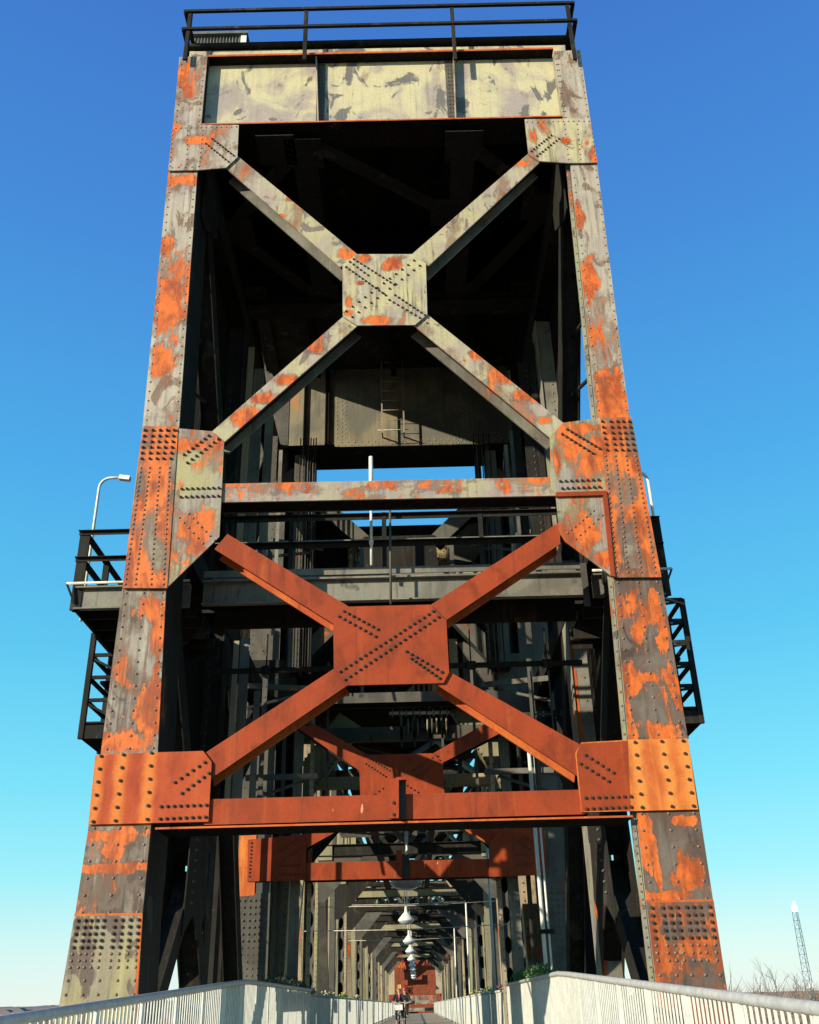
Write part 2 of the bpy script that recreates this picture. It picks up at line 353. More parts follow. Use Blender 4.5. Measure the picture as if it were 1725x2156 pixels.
def edge_rv(mb, O, I, k, n, fr, Y, kind='r', ko=0, off=None):
    o0, o1, i0, i1 = O[k], O[k+1], I[k], I[k+1]
    for f_ in fr:
        p = (o0[0]+(i0[0]-o0[0])*f_, o0[1]+(i0[1]-o0[1])*f_); q = (o1[0]+(i1[0]-o1[0])*f_, o1[1]+(i1[1]-o1[1])*f_)
        e = .03
        p2 = (p[0]+(q[0]-p[0])*e, p[1]+(q[1]-p[1])*e); q2 = (p[0]+(q[0]-p[0])*(1-e), p[1]+(q[1]-p[1])*(1-e))
        rv(mb, p2, q2, n, Y, kind)
edge_rv(mb, LO, LI, 0, 12, (.1,.9), YF, 'p')
edge_rv(mb, LO, LI, 2, 30, (.09,.91), YF, 'p')
edge_rv(mb, LO, LI, 4, 14, (.1,.5,.92), YF, 'r')
edge_rv(mb, LO, LI, 6, 6, (.1,.5,.92), YF, 'r')
colL = mb.build('column', tower); tag(colL, 'left front column, pale and brown with a blotchy olive foot')
def splice(P4, m_, nx, ny1, ny2, Y, name='splice_plate', xs=(.05,.16,.25,.34,.45,.60,.71,.83,.95), extra=3, base=True):
    """bolted cover plate; P4 = top outer, top inner, bottom inner, bottom outer"""
    mb = MB(); sheet(mb, P4, Y, .02, m_)
    to, ti, bi, bo = P4
    def uv(u, v):
        a = (to[0]+(ti[0]-to[0])*u, to[1]+(ti[1]-to[1])*u); b = (bo[0]+(bi[0]-bo[0])*u, bo[1]+(bi[1]-bo[1])*u)
        return (a[0]+(b[0]-a[0])*v, a[1]+(b[1]-a[1])*v)
    return mb, uv
# base splice left
mb, uv = splice([(157,1928),(300,1926),(286,2156),(118,2156)], 'olive', 0, 0, 0, YF-.022)
xs = (.06,.17,.25,.34,.44,.60,.71,.83,.95)
for r_ in range(8):
    v = .045+r_*.062
    for u in xs: rv(mb, uv(u, v), uv(u, v), 1, YF-.022, 'B' if r_ < 5 else 'r')
for r_ in range(4):
    for u in (.06,.28,.48,.72,.95): rv(mb, uv(u, .60+r_*.13), uv(u, .60+r_*.13), 1, YF-.022, 'r')
mb.prism(P([(157,1924),(300,1922),(300,1927),(157,1929)], YF-.024), (0,.025,0), 'edge')
mb.prism(P([(294,1928),(300,1928),(286,2156),(281,2156)], YF-.026), (0,.004,0), 'edge')
mb.build('splice_plate', colL, True)
# ---- right front column
RO = [(1222,105),(1243,250),(1257,342),(1326,880),(1392,1215),(1449,1556),(1473,1706),(1502,1897),(1540,2156)]
RI = [(1166,108),(1186,252),(1201,343),(1257,880),(1293,1217),(1325,1557),(1341,1708),(1363,1900),(1394,2156)]
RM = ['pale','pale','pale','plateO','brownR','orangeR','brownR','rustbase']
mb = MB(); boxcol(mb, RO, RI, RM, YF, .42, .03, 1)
edge_rv(mb, RO, RI, 0, 12, (.9,.97), YF, 'p'); edge_rv(mb, RO, RI, 0, 12, (.08,), YF, 'p')
edge_rv(mb, RO, RI, 2, 30, (.08,.92), YF, 'p')
edge_rv(mb, RO, RI, 4, 14, (.1,.5,.93), YF, 'r')
edge_rv(mb, RO, RI, 6, 6, (.1,.5,.93), YF, 'r')
# inner side flange of the right column, seen beside the front plate
for k in (2, 4, 6, 7):
    a, b = F(*RI[k], YF), F(*RI[k+1], YF)
    d = .20
    mb.prism([a+Vector((-.06,.10,0)), b+Vector((-.06,.10,0)), b+Vector((-.005,.10,0)), a+Vector((-.005,.10,0))], (0,.02,0), 'edgegrey')
    n = 28 if k == 2 else 12
    for i in range(n):
        mb.knob((a+Vector((-.035,.10,0))).lerp(b+Vector((-.035,.10,0)), (i+.5)/n), (0,-1,0), .015, .014, 'rivet')
colR = mb.build('column', tower); tag(colR, 'right front column, pale above and dark brown with orange flakes below')
mb, uv = splice([(1362,1900),(1503,1897),(1542,2156),(1393,2156)], 'rustbase', 0,0,0, YF-.022)
for r_ in range(8):
    v = .045+r_*.062
    for u in (.06,.22,.33,.44,.58,.68,.78,.92): rv(mb, uv(u, v), uv(u, v), 1, YF-.022, 'B' if r_ < 5 else 'r')
for r_ in range(4):
    for u in (.06,.30,.52,.72,.93): rv(mb, uv(u, .60+r_*.13), uv(u, .60+r_*.13), 1, YF-.022, 'r')
mb.prism(P([(1361,1896),(1502,1893),(1503,1898),(1362,1901)], YF-.024), (0,.025,0), 'edge')
mb.build('splice_plate', colR)

# ---- top girder (deep plate girder between the columns)
mb = MB(); YW = YF+.21
sheet(mb, [(400,108),(1190,95),(1200,262),(380,272)], YW, .03, 'cream')
gtL, gtR = F(437,118,YF), F(1166,107,YF); gbL, gbR = F(424,260,YF), F(1186,251,YF)
mb.box(gtL.x, gtR.x, YF+.012, YF+.55, gtL.z-.015, gtL.z+.028, 'shadeblack'); mb.box(gtL.x, gtR.x, YF, YF+.011, gtL.z-.015, gtL.z+.03, 'edge')  # flange undersides painted shade-black, rust only on the front lips
mb.box(gbL.x-.02, gbR.x+.02, YF+.012, YF+.62, gbL.z-.03, gbL.z, 'shadeblack'); mb.box(gbL.x-.02, gbR.x+.02, YF, YF+.011, gbL.z-.03, gbL.z, 'edge')
mb.box(gtL.x, gtR.x, YW+.03, YF+.55, gbL.z, gtL.z-.02, 'shadeblack')
def stiff(px_t, px_b, side_angle):
    a = F(px_t, 118, YW); b = F(px_b, 262, YW)
    zt, zb = gtL.z-.018, gbL.z+.003
    mb.prism([(a.x-.01, YW, zt), (a.x+.01, YW, zt), (b.x+.01, YW, zb), (b.x-.01, YW, zb)], (0, -.17, 0), 'pale')
    xx = a.x+side_angle*.10
    x0, x1 = sorted((a.x+side_angle*.011, a.x+side_angle*.17))
    mb.prism([(x0, YW-.012, zt), (x1, YW-.012, zt), (x1, YW-.012, zb), (x0, YW-.012, zb)], (0, .011, 0), 'grey')
    for j in (.06,.12):
        for i in range(17): mb.knob((a.x+side_angle*j, YW-.012, zb+.06+(zt-zb-.12)*i/16), (0,-1,0), .016, .02, 'rivetD')
stiff(668, 672, 1); stiff(954, 959, -1)
mb.build('top_girder', tower)

# ---- gusset plates of the front frame
YG = YF-.045
def gusset(px, m_, Y, lines, t=.022, parent=tower, name='gusset_plate', extra=None, gap=True):
    mb = MB(); sheet(mb, px, Y, t, m_)
    for l in lines: rv(mb, l[0], l[1], l[2], Y, l[3] if len(l) > 3 else 'b')
    if gap:                                # packing between plate and member behind it
        c = sum((F(*q, Y) for q in px), Vector())/len(px)
        mb.prism([c+(F(*q, Y)-c)*.93+Vector((0,t+.002,0)) for q in px], (0, .05, 0), 'shadeblack')
    if extra: extra(mb)
    return mb.build(name, parent)
gusset([(365,263),(503,263),(500,331),(476,353),(415,358),(354,359)], 'pale', YG,
    [((370,270),(498,267),13,'p'),((363,275),(358,350),9,'p'),((395,275),(393,345),8,'p'),((427,275),(420,350),9,'p'),((362,353),(418,351),5,'p'),
     ((447,293),(492,328),9,'s'),((434,303),(481,341),9,'s')])
gusset([(1105,251),(1243,249),(1258,342),(1197,343),(1135,339),(1113,325)], 'pale_gusset', YG,
    [((1110,257),(1240,255),13,'p'),((1245,262),(1253,336),9,'p'),((1215,262),(1222,336),8,'p'),((1188,262),(1197,336),8,'p'),
     ((1119,319),(1161,286),9,'s'),((1131,329),(1177,293),9,'s')])
gusset([(752,535),(868,535),(897,555),(900,662),(874,684),(752,685),(722,666),(721,558)], 'pale_gusset', YG,
    [((737,552),(775,580),6,'s'),((729,563),(812,622),13,'s'),((745,546),(830,600),12,'s'),((884,560),(742,668),12,'s'),((872,549),(729,656),12,'s'),
     ((820,632),(893,675),9,'s'),((832,622),(895,664),9,'s')])
# middle gussets, one plate with the column cover
def mgL(mb):
    for u in (0,.32,.52,.76): pass
    rv(mb, (306,907), (372,908), 5, YG, 'b')
    for r_ in range(5): 
        for u in (305,322,338,353,368): rv(mb, (u-r_*1.4,908+r_*12), (u-r_*1.4,908+r_*12), 1, YG, 'b')
    for x0, x1 in ((302,266),(320,285),(336,318),(358,346)):
        rv(mb, (x0-3,970), (x1,1230), 25, YG, 'r')
gusset([(300,900),(378,902),(447,908),(472,930),(468,1015),(462,1130),(351,1238),(258,1238)], 'plateL', YG,
    [((440,918),(388,958),7),((460,925),(395,975),8),((383,1030),(461,1028),8),((381,1047),(460,1045),8),
     ((378,1090),(437,1155),7,'r'),((398,1082),(452,1138),7,'r')], extra=mgL)
mb = MB(); sheet(mb, [(302,897),(375,898),(372,960),(352,1238),(258,1238)], YG-.014, .012, 'plateO')
for r_ in range(6):
    for u in (306,323,338,352,367): rv(mb, (u-r_*1.5,906+r_*12), (u-r_*1.5,906+r_*12), 1, YG-.014, 'b')
for x0, x1 in ((297,264),(315,285),(336,318),(357,344)): rv(mb, (x0,985), (x1,1230), 25, YG-.014, 'r')
mb.build('cover_plate', colL)
gusset([(1186,890),(1262,880),(1330,878),(1393,1215),(1290,1214),(1190,1140),(1178,1120),(1170,1038),(1160,1028),(1158,921)], 'plateL', YG,
    [((1195,905),(1262,945),9),((1184,915),(1248,955),8),((1180,1014),(1260,1011),8),((1184,1029),(1262,1026),8),
     ((1195,1122),(1250,1075),8,'r'),((1212,1135),(1268,1085),7,'r')])
mb = MB(); sheet(mb, [(1264,880),(1330,878),(1393,1215),(1290,1216)], YG-.014, .012, 'plateO')
for r_ in range(6):
    for u in (1268,1286,1300,1312,1325): rv(mb, (u+r_*2,888+r_*12), (u+r_*2,888+r_*12), 1, YG-.014, 'b')
for x0, x1 in ((1275,1298),(1296,1322),(1318,1350),(1338,1380)): rv(mb, (x0,960), (x1,1205), 25, YG-.014, 'r')
mb.build('cover_plate', colR)
mb = MB()
sheet(mb, [(1171,1036),(1278,1033),(1278,1042),(1171,1045)], YG-.045, .043, 'red')
sheet(mb, [(1270,1042),(1279,1042),(1296,1214),(1287,1212)], YG-.045, .043, 'red')
mb.build('stiffener_angle', tower)
gusset([(737,1277),(906,1273),(940,1306),(946,1416),(934,1438),(732,1443),(703,1407),(702,1313)], 'red', YG,
    [((724,1287),(795,1325),8,'B'),((714,1298),(790,1340),8,'B'),((912,1287),(716,1414),20,'B'),((923,1299),(726,1431),20,'B'),
     ((856,1372),(930,1415),8,'B'),((866,1387),(925,1428),8,'B')], t=.03)
gusset([(201,1590),(327,1584),(428,1581),(446,1605),(439,1730),(186,1736)], 'orange', YG,
    [((213,1592),(196,1730),6,'B'),((260,1589),(243,1728),6,'B'),((319,1585),(310,1725),6,'B'),
     ((368,1647),(431,1605),6,'B'),((383,1670),(440,1628),6,'B'),((339,1698),(434,1695),8,'B'),((337,1724),(432,1720),8,'B')], t=.03)
gusset([(1224,1563),(1337,1557),(1449,1555),(1470,1704),(1224,1710),(1212,1585)], 'orangeR', YG,
    [((1337,1563),(1352,1700),6,'B'),((1393,1561),(1415,1698),6,'B'),((1438,1560),(1460,1697),6,'B'),
     ((1233,1590),(1291,1627),6,'B'),((1222,1608),(1281,1645),6,'B'),((1233,1680),(1328,1677),8,'B'),((1235,1703),(1328,1699),8,'B')], t=.03)
mb = MB(); sheet(mb, [(1222,1566),(1322,1560),(1328,1705),(1226,1708),(1214,1587)], YG-.002, .0015, 'red'); mb.build('plate_face', tower)

# ---- braces of the front frame
Y1 = YF-.005
arm((500,328),(758,540),(474,352),(716,562), Y1, 'pale_arm').build('cross_brace', tower)
arm((1114,322),(862,540),(1137,341),(902,560), Y1, 'pale_arm').build('cross_brace', tower)
arm((446,909),(728,662),(472,931),(758,681), Y1, 'pale_arm').build('cross_brace', tower)
arm((1186,890),(895,658),(1158,921),(866,680), Y1, 'pale_arm').build('cross_brace', tower)
arm((479,1124),(745,1283),(452,1156),(708,1317), Y1, 'red', .36, 'edge', 'red').build('cross_brace', tower)
arm((1178,1099),(900,1278),(1180,1145),(936,1308), Y1, 'red', .36, 'edge', 'red').build('cross_brace', tower)
arm((703,1408),(428,1588),(733,1442),(440,1642), Y1, 'red', .36, 'edge', 'red').build('cross_brace', tower)
arm((944,1413),(1224,1569),(918,1440),(1218,1635), Y1, 'red', .36, 'edge', 'red').build('cross_brace', tower)
def strutmb(tl, tr, bl, br, Y, m_, depth=.34, und='shadeblack', back='grey'):
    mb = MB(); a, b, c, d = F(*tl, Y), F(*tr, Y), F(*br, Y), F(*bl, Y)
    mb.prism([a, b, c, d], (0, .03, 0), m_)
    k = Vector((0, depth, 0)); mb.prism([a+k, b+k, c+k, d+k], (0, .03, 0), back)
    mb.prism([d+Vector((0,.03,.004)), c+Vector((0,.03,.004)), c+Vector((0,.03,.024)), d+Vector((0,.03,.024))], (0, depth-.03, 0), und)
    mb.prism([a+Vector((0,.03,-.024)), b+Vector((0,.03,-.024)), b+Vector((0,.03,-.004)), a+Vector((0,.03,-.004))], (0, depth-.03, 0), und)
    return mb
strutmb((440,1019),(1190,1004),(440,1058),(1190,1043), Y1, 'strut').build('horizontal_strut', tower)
mb = strutmb((430,1683),(1240,1662),(430,1737),(1240,1714), Y1, 'red', .5, 'shadeblack', 'red')
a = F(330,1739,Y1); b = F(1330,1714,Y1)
zq = F(440,1739,Y1).z; mb.box(a.x, b.x, Y1-.05, Y1+.56, zq-.035, zq-.012, 'shadeblack'); mb.box(a.x, b.x, Y1-.06, Y1-.051, zq-.035, zq-.012, 'edge')  # shade under the strut is in the colour, rust on the lip
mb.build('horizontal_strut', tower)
mb = MB()
sheet(mb, [(818,1640),(838,1638),(838,1722),(818,1723)], YG-.02, .03, 'red')
sheet(mb, [(834,1636),(840,1636),(840,1722),(834,1722)], YG-.12, .10, 'red')
sheet(mb, [(840,1640),(855,1640),(855,1720),(840,1722)], YG-.004, .02, 'black')  # black sheet painted in as the shade of the slot
sheet(mb, [(840,1636),(856,1635),(856,1641),(840,1642)], YG-.12, .10, 'red')
rv(mb, (829,1690), (829,1715), 2, YG-.02, 'B')
mb.build('hanger_bracket', tower)

# ================================================================== rear frame of the tower
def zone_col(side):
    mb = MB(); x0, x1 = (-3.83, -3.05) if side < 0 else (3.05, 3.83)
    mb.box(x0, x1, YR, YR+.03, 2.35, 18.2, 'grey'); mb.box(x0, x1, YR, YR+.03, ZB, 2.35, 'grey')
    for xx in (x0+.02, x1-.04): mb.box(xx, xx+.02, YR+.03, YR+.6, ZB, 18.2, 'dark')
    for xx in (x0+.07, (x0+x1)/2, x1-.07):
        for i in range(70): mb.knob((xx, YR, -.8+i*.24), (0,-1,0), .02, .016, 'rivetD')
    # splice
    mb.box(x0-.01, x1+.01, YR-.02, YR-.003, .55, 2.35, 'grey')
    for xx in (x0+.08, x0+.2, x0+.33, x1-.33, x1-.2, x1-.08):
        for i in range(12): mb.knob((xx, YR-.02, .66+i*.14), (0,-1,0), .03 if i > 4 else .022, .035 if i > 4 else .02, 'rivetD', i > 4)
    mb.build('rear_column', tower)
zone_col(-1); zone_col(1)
YRG = YR-.06
def rg(px, m_, lines=()): return gusset(px, m_, YRG, lines, gap=False, t=.03)
for s in (0, 1): pass
rg([(772,1589),(909,1586),(933,1604),(937,1700),(760,1704),(757,1623)], 'red',
   [((779,1598),(820,1622),8,'B'),((770,1608),(812,1635),8,'B'),((925,1600),(880,1634),7,'B'),((918,1590),(870,1622),7,'B'),((842,1645),(880,1668),6,'B'),((790,1672),(806,1660),3,'B')])
rg([(522,1768),(636,1757),(645,1774),(644,1853),(521,1856)], 'red', [((530,1775),(525,1845),10,'B'),((632,1763),(590,1792),6,'B'),((640,1783),(597,1812),6,'B'),
   ((590,1823),(630,1822),6,'B'),((590,1842),(630,1841),6,'B')])
mb = MB(); sheet(mb, [(505,1760),(540,1758),(536,1885),(498,1888)], YRG+.035, .02, 'orangeR'); mb.build('cover_plate', tower)
rg([(1030,1773),(1056,1745),(1148,1740),(1152,1842),(1030,1846)], 'red', [((1088,1800),(1150,1797),7,'B'),((1090,1820),(1150,1817),7,'B'),((1092,1772),(1115,1788),4,'B'),((1105,1762),(1125,1776),4,'B')])
rg([(1050,1376),(1165,1374),(1165,1500),(1050,1500)], 'grey', [((1065,1385),(1090,1420),5,'r'),((1060,1398),(1080,1425),4,'r'),((1072,1458),(1125,1456),7,'r'),((1072,1477),(1125,1475),7,'r'),((1085,1405),(1110,1430),4,'r')])
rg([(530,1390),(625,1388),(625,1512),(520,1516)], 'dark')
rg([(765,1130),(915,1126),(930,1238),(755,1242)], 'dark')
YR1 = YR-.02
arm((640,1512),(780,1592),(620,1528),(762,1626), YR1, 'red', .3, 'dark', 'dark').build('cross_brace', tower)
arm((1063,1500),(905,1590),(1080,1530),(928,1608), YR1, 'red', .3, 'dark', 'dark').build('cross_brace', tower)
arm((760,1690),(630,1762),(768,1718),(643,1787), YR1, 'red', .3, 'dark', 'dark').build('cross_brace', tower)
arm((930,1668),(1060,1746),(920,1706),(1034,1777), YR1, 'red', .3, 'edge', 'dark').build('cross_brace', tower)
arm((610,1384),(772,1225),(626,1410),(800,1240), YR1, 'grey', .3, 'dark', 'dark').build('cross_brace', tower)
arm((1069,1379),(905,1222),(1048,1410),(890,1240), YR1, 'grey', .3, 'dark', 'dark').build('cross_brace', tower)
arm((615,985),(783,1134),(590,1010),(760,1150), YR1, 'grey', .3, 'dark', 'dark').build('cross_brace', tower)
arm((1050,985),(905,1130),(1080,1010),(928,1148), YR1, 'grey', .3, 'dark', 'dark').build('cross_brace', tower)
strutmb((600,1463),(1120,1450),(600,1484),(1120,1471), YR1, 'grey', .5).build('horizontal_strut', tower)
strutmb((640,1817),(1035,1808),(640,1854),(1035,1845), YR1, 'red', .4, 'shadeblack','dark').build('horizontal_strut', tower)
mb = MB(); sheet(mb, [(835,1790),(847,1790),(847,1850),(835,1850)], YRG-.03, .04, 'red')
sheet(mb, [(847,1800),(862,1800),(862,1846),(847,1847)], YRG-.01, .02, 'black'); rv(mb, (841,1818), (841,1842), 2, YRG-.03, 'B')  # black sheet standing for the shaded slot beside the bracket
mb.build('hanger_bracket', tower)
# sheave girder with riveted plates and ladder
mb = MB()
g0 = F(705,945,YR); g1 = F(1020,939,YR)
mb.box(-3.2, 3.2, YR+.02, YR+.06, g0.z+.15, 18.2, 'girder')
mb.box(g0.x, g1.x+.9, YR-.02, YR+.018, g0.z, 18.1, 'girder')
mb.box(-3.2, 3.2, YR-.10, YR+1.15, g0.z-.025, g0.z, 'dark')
mb.box(-3.2, 3.2, YR+1.1, YR+1.15, g0.z, 18.1, 'shadeblack')
for xx in (-1.98, -1.9, -2.6): mb.box(xx-.015, xx+.015, YR-.12, YR+.018, g0.z+.001, 18.1, 'shadeblack')
for i in range(26): mb.knob((g0.x+.1+i*.19, YR-.02, g0.z+.09), (0,-1,0), .022, .02, 'rivetP'); mb.knob((g0.x+.19+i*.19, YR-.02, g0.z+.2), (0,-1,0), .022, .02, 'rivetP')
for j, xx in enumerate((g0.x+.06, g0.x+.2, g0.x+.3, g1.x-.55, g1.x-.42, g1.x-.3)):
    for i in range(24): mb.knob((xx, YR-.02, g0.z+.35+i*.15+(j % 2)*.05), (0,-1,0), .022, .02, 'rivetP')
for i in range(12):
    for j in range(3): mb.knob((g1.x-.75+i*.11, YR-.02, g0.z+.16+j*.11), (0,-1,0), .02, .02, 'rivetP')
mb.build('sheave_girder', tower)
mb = MB(); la = F(805,912,YR-.45); lb = F(851,912,YR-.45)
for xx in (la.x, lb.x): mb.box(xx-.02, xx+.02, YR-.47, YR-.43, la.z, 18.6, 'rivetP')
for i in range(13): mb.tube([(la.x-.0, YR-.45, la.z+.1+i*.33), (lb.x, YR-.45, la.z+.1+i*.33)], .013, 'rivetP', 6)
for zz in (la.z+.1, la.z+1.6, la.z+3.1):
    for xx in (la.x, lb.x): mb.box(xx-.015, xx+.015, YR-.45, YR-.022, zz, zz+.04, 'dark')
mb.tube([(la.x-.12, YR-.45, la.z+.1), (lb.x+.12, YR-.45, la.z+.1)], .016, 'pipe', 6)
mb.build('ladder', tower)

# ================================================================== sides, floor and ceiling bracing
def beam(mb, p, q, wd, h, m_, side=(1,0,0), webm=None):   # H member: two flanges across `side`
    p = Vector(p); q = Vector(q); s = Vector(side)
    a = (q-p).normalized(); s = (s-a*s.dot(a)).normalized()
    for k in (-1, 1): mb.bar(p+s*k*wd/2, q+s*k*wd/2, .02, h, m_, s)
    mb.bar(p, q, wd-.02, .02, webm or m_, s)
for s in (-1, 1):
    x = 3.45*s
    mb = MB()
    def d(p, q, h=.34, wd=.34, m_='dark'): beam(mb, (x, *p), (x, *q), wd, h, m_)
    d((12.9,14.0),(23.5,14.0),.55,.36); d((12.9,6.75),(23.5,6.75),.45)
    d((12.9,1.95),(23.5,1.95),.40) if False else None
    d((12.9,13.9),(18.1,7.0),.42); d((23.5,13.9),(18.1,7.0),.42)
    d((12.9,6.4),(16.5,2.1),.42); d((23.5,6.4),(16.5,2.1),.42); d((16.55,2.0),(13.2,-1.6),.36); d((16.45,2.0),(18.9,-1.3),.34)
    d((16.5,2.0),(16.5,13.8),.30,.3) if False else None
    d((23.3,-2.6),(18.0,6.6),.42,.3)  # diagonal added so its shadow falls on the rear strut
    if s < 0:
        mb.box(-4.3, -3.92, 21.85, 22.3, ZB, 12, 'dark'); mb.box(-3.98, -3.92, 22.72, 22.82, ZB, 9, 'dark'); mb.box(-3.98, -3.92, 21.2, 21.28, ZB, 9, 'dark')  # posts added outside the left truss to cast shadow stripes on the rear frame
    # gussets of the side truss
    for xs_ in (x-.2, x+.18):
        mb.prism([(xs_,15.9,3.2),(xs_,17.1,3.2),(xs_,17.4,1.5),(xs_,16.8,1.0),(xs_,16.4,1.35),(xs_,15.7,1.0)], (.02,0,0), 'dark')
        mb.prism([(xs_,17.2,8.0),(xs_,19.0,8.0),(xs_,19.0,6.5),(xs_,17.2,6.5)], (.02,0,0), 'dark')
        mb.prism([(xs_,12.9,14.3),(xs_,14.1,14.3),(xs_,14.1,13.2),(xs_,13.2,12.6),(xs_,12.9,12.6)], (.02,0,0), 'dark')
        mb.prism([(xs_,12.9,7.0),(xs_,14.2,7.0),(xs_,14.0,5.9),(xs_,12.9,5.0)], (.02,0,0), 'dark')
    sx = x-.2*s if s > 0 else x+.2
    for i in range(9):
        for j in (0,.09): mb.knob((x-s*.2-(.02 if s > 0 else -.0), 16.1+i*.02+j, 1.5+i*.16), (-s,0,0), .02, .02, 'rivetD')
    mb.build('side_bracing', tower)
    mb = MB()                              # closed side under the roof deck
    if s > 0: mb.box(x-.02, x+.02, 12.95, 23.4, 14.3, 16.6, 'shadeblack')
    else:
        mb.prism([(x,12.95,14.3),(x,12.95,16.6),(x,17.4,16.6),(x,23.4,14.3)], (.03,0,0), 'shadeblack')  # left plate cut on a slope to let a sun patch onto the sheave girder
    mb.box(x-.12, x+.12, 12.95, 24.6, 16.62, 16.75, 'dark')
    ya_ = 15.5 if s < 0 else 16.0
    mb.box(min(3.60*s,3.63*s), max(3.60*s,3.63*s), ya_, 17.48, 7.3, 13.8, 'shadeblack'); mb.box(min(3.60*s,3.63*s), max(3.60*s,3.63*s), ya_, 17.48, 2.4, 6.4, 'shadeblack')
    mb.build('side_plate', tower)
    mb = MB()                              # light lacing between the column and the post
    for zz0 in (2.4, 3.5, 4.6, 8.2, 9.4, 10.6, 11.8):
        mb.bar((3.5*s, 13.4, zz0), (3.5*s, 15.6, zz0+1.0), .05, .05, 'dark', (1,0,0))
    mb.build('side_lacing', tower)
mb = MB()
mb.box(-3.75, 3.75, 12.6, 23.46, 16.76, 16.84, 'dark')
mb.box(-3.4, 3.4, 12.75, 13.1, 16.38, 16.74, 'shadeblack')
for xx in (-1.5, 1.45): mb.box(xx-.28, xx+.28, 12.9, 17.6, 14.6, 15.3, 'shadeblack')
mb.box(-3.3, 3.3, 17.45, 17.6, 14.2, 16.74, 'shadeblack')
mb.box(-3.3, 3.3, 17.3, 17.75, 14.15, 14.2, 'dark')
for xx in (-2.2, 0, 2.2): mb.box(xx-.08, xx+.08, 12.9, 23.2, 16.3, 16.74, 'shadeblack')
mb.build('roof_deck', tower)
mb = MB()
zz = 14.35
for p, q in (((-3.2,17.4),(3.2,17.4)), ((-1.5,12.9),(-3.2,15.0)), ((-1.2,13.0),(1.2,14.7)), ((1.6,13),(3.2,14.5)), ((-3.2,15.2),(-1.6,17.3)), ((3.2,14.9),(1.8,17.2)), ((-1.5,13),(-1.5,17.4)), ((1.5,13),(1.5,17.4))):
    mb.bar((p[0],p[1],zz), (q[0],q[1],zz), .28 if p[0] != q[0] else .45, .02, 'dark', (1,0,0) if abs(p[0]-q[0]) < 1 else (0,1,0))
for c in ((-1.5,13.1),(-2.0,13.0),(1.5,13.0),(1.25,14.7),(-1.5,17.2),(1.6,17.2),(-3.1,15.1),(3.1,14.6),(-3.1,17.2),(3.1,17.2)):
    mb.box(c[0]-.35, c[0]+.35, c[1]-.35, c[1]+.35, zz-.04, zz-.02, 'dark')
    for i in range(5):
        for j in (-.28,.28): mb.knob((c[0]+j, c[1]-.28+i*.14, zz-.04), (0,0,-1), .02, .02, 'dark')
mb.build('ceiling_bracing', tower)
for s in (-1, 1):
    mb = MB()
    for xx, yy, wd, z0_, z1_, mm in ((3.16,17.80,.14,7.3,13.4,'tan'),(2.98,17.95,.24,7.3,12.9,'sungrey'),(2.76,18.3,.18,7.3,12.2,'sungrey'),(3.00,17.3,.10,2.9,6.2,'tan'),(2.86,17.45,.18,2.9,6.3,'sungrey'),(2.66,17.9,.12,2.9,5.4,'sungrey')):
        if s > 0 and z0_ < 4: continue
        if s > 0: mm = 'dark'  # right guides painted shade-dark, left ones keep the sunlit colours
        mb.box(s*xx-wd/2, s*xx+wd/2, yy, yy+.02, z0_, z1_, mm); mb.box(s*xx-.01, s*xx+.01, yy+.02, yy+.25, z0_, z1_, 'dark')
        if wd > .2:
            for i in range(int((z1_-z0_)/.16)): mb.knob((s*xx+wd*.3, yy, z0_+.1+i*.16), (0,-1,0), .022, .02, 'rivetD')
    mb.box(min(2.6*s,3.3*s), max(2.6*s,3.3*s), 17.6, 18.5, 7.2, 7.3, 'dark')
    mb.build('counterweight_guide', tower)
    mb = MB(); xa, xb_ = sorted((3.28*s, 3.64*s))   # intermediate post of the side
    mb.box(xa, xb_, 17.5, 17.53, ZB, 13.7, 'sungrey' if s > 0 else 'dark'); mb.box(xa, xb_, 17.95, 17.98, ZB, 13.7, 'dark')  # right post in the sunlit grey, left post painted shade-dark
    mb.box((xa+xb_)/2-.01, (xa+xb_)/2+.01, 17.53, 17.95, ZB, 13.7, 'dark')
    mb.box(3.28*s-.012, 3.28*s+.012, 17.46, 17.99, ZB, 13.7, 'edgegrey' if s > 0 else 'dark')
    if s > 0: mb.box(3.295, 3.37, 17.492, 17.499, -2, 6.3, 'edge')
    for i in range(60): mb.knob(((xa+xb_)/2+.05*s, 17.5, -1+i*.22), (0,-1,0), .022, .02, 'rivet' if s > 0 else 'rivetD')
    mb.build('side_post', tower)
# guide posts inside the rear of the tower
for s in (-1, 1):
    mb = MB()
    for xx, yy, wd, mm in ((2.62,23.0,.30,'grey'),(2.28,23.2,.12,'dark')):
        mb.box(s*xx-wd/2, s*xx+wd/2, yy, yy+.03, 7.4, 13.6, mm)
        for k in (-1, 1): mb.box(s*xx+k*(wd/2-.012)-.012, s*xx+k*(wd/2-.012)+.012, yy+.03, yy+.45, 7.4, 13.6, mm)
        for i in range(34):
            mb.knob((s*xx-wd*.3, yy, 7.5+i*.18), (0,-1,0), .02, .016, 'rivetD')
            if wd > .25: mb.knob((s*xx+wd*.3, yy, 7.5+i*.18), (0,-1,0), .02, .016, 'rivetD')
    mb.build('guide_post', tower)

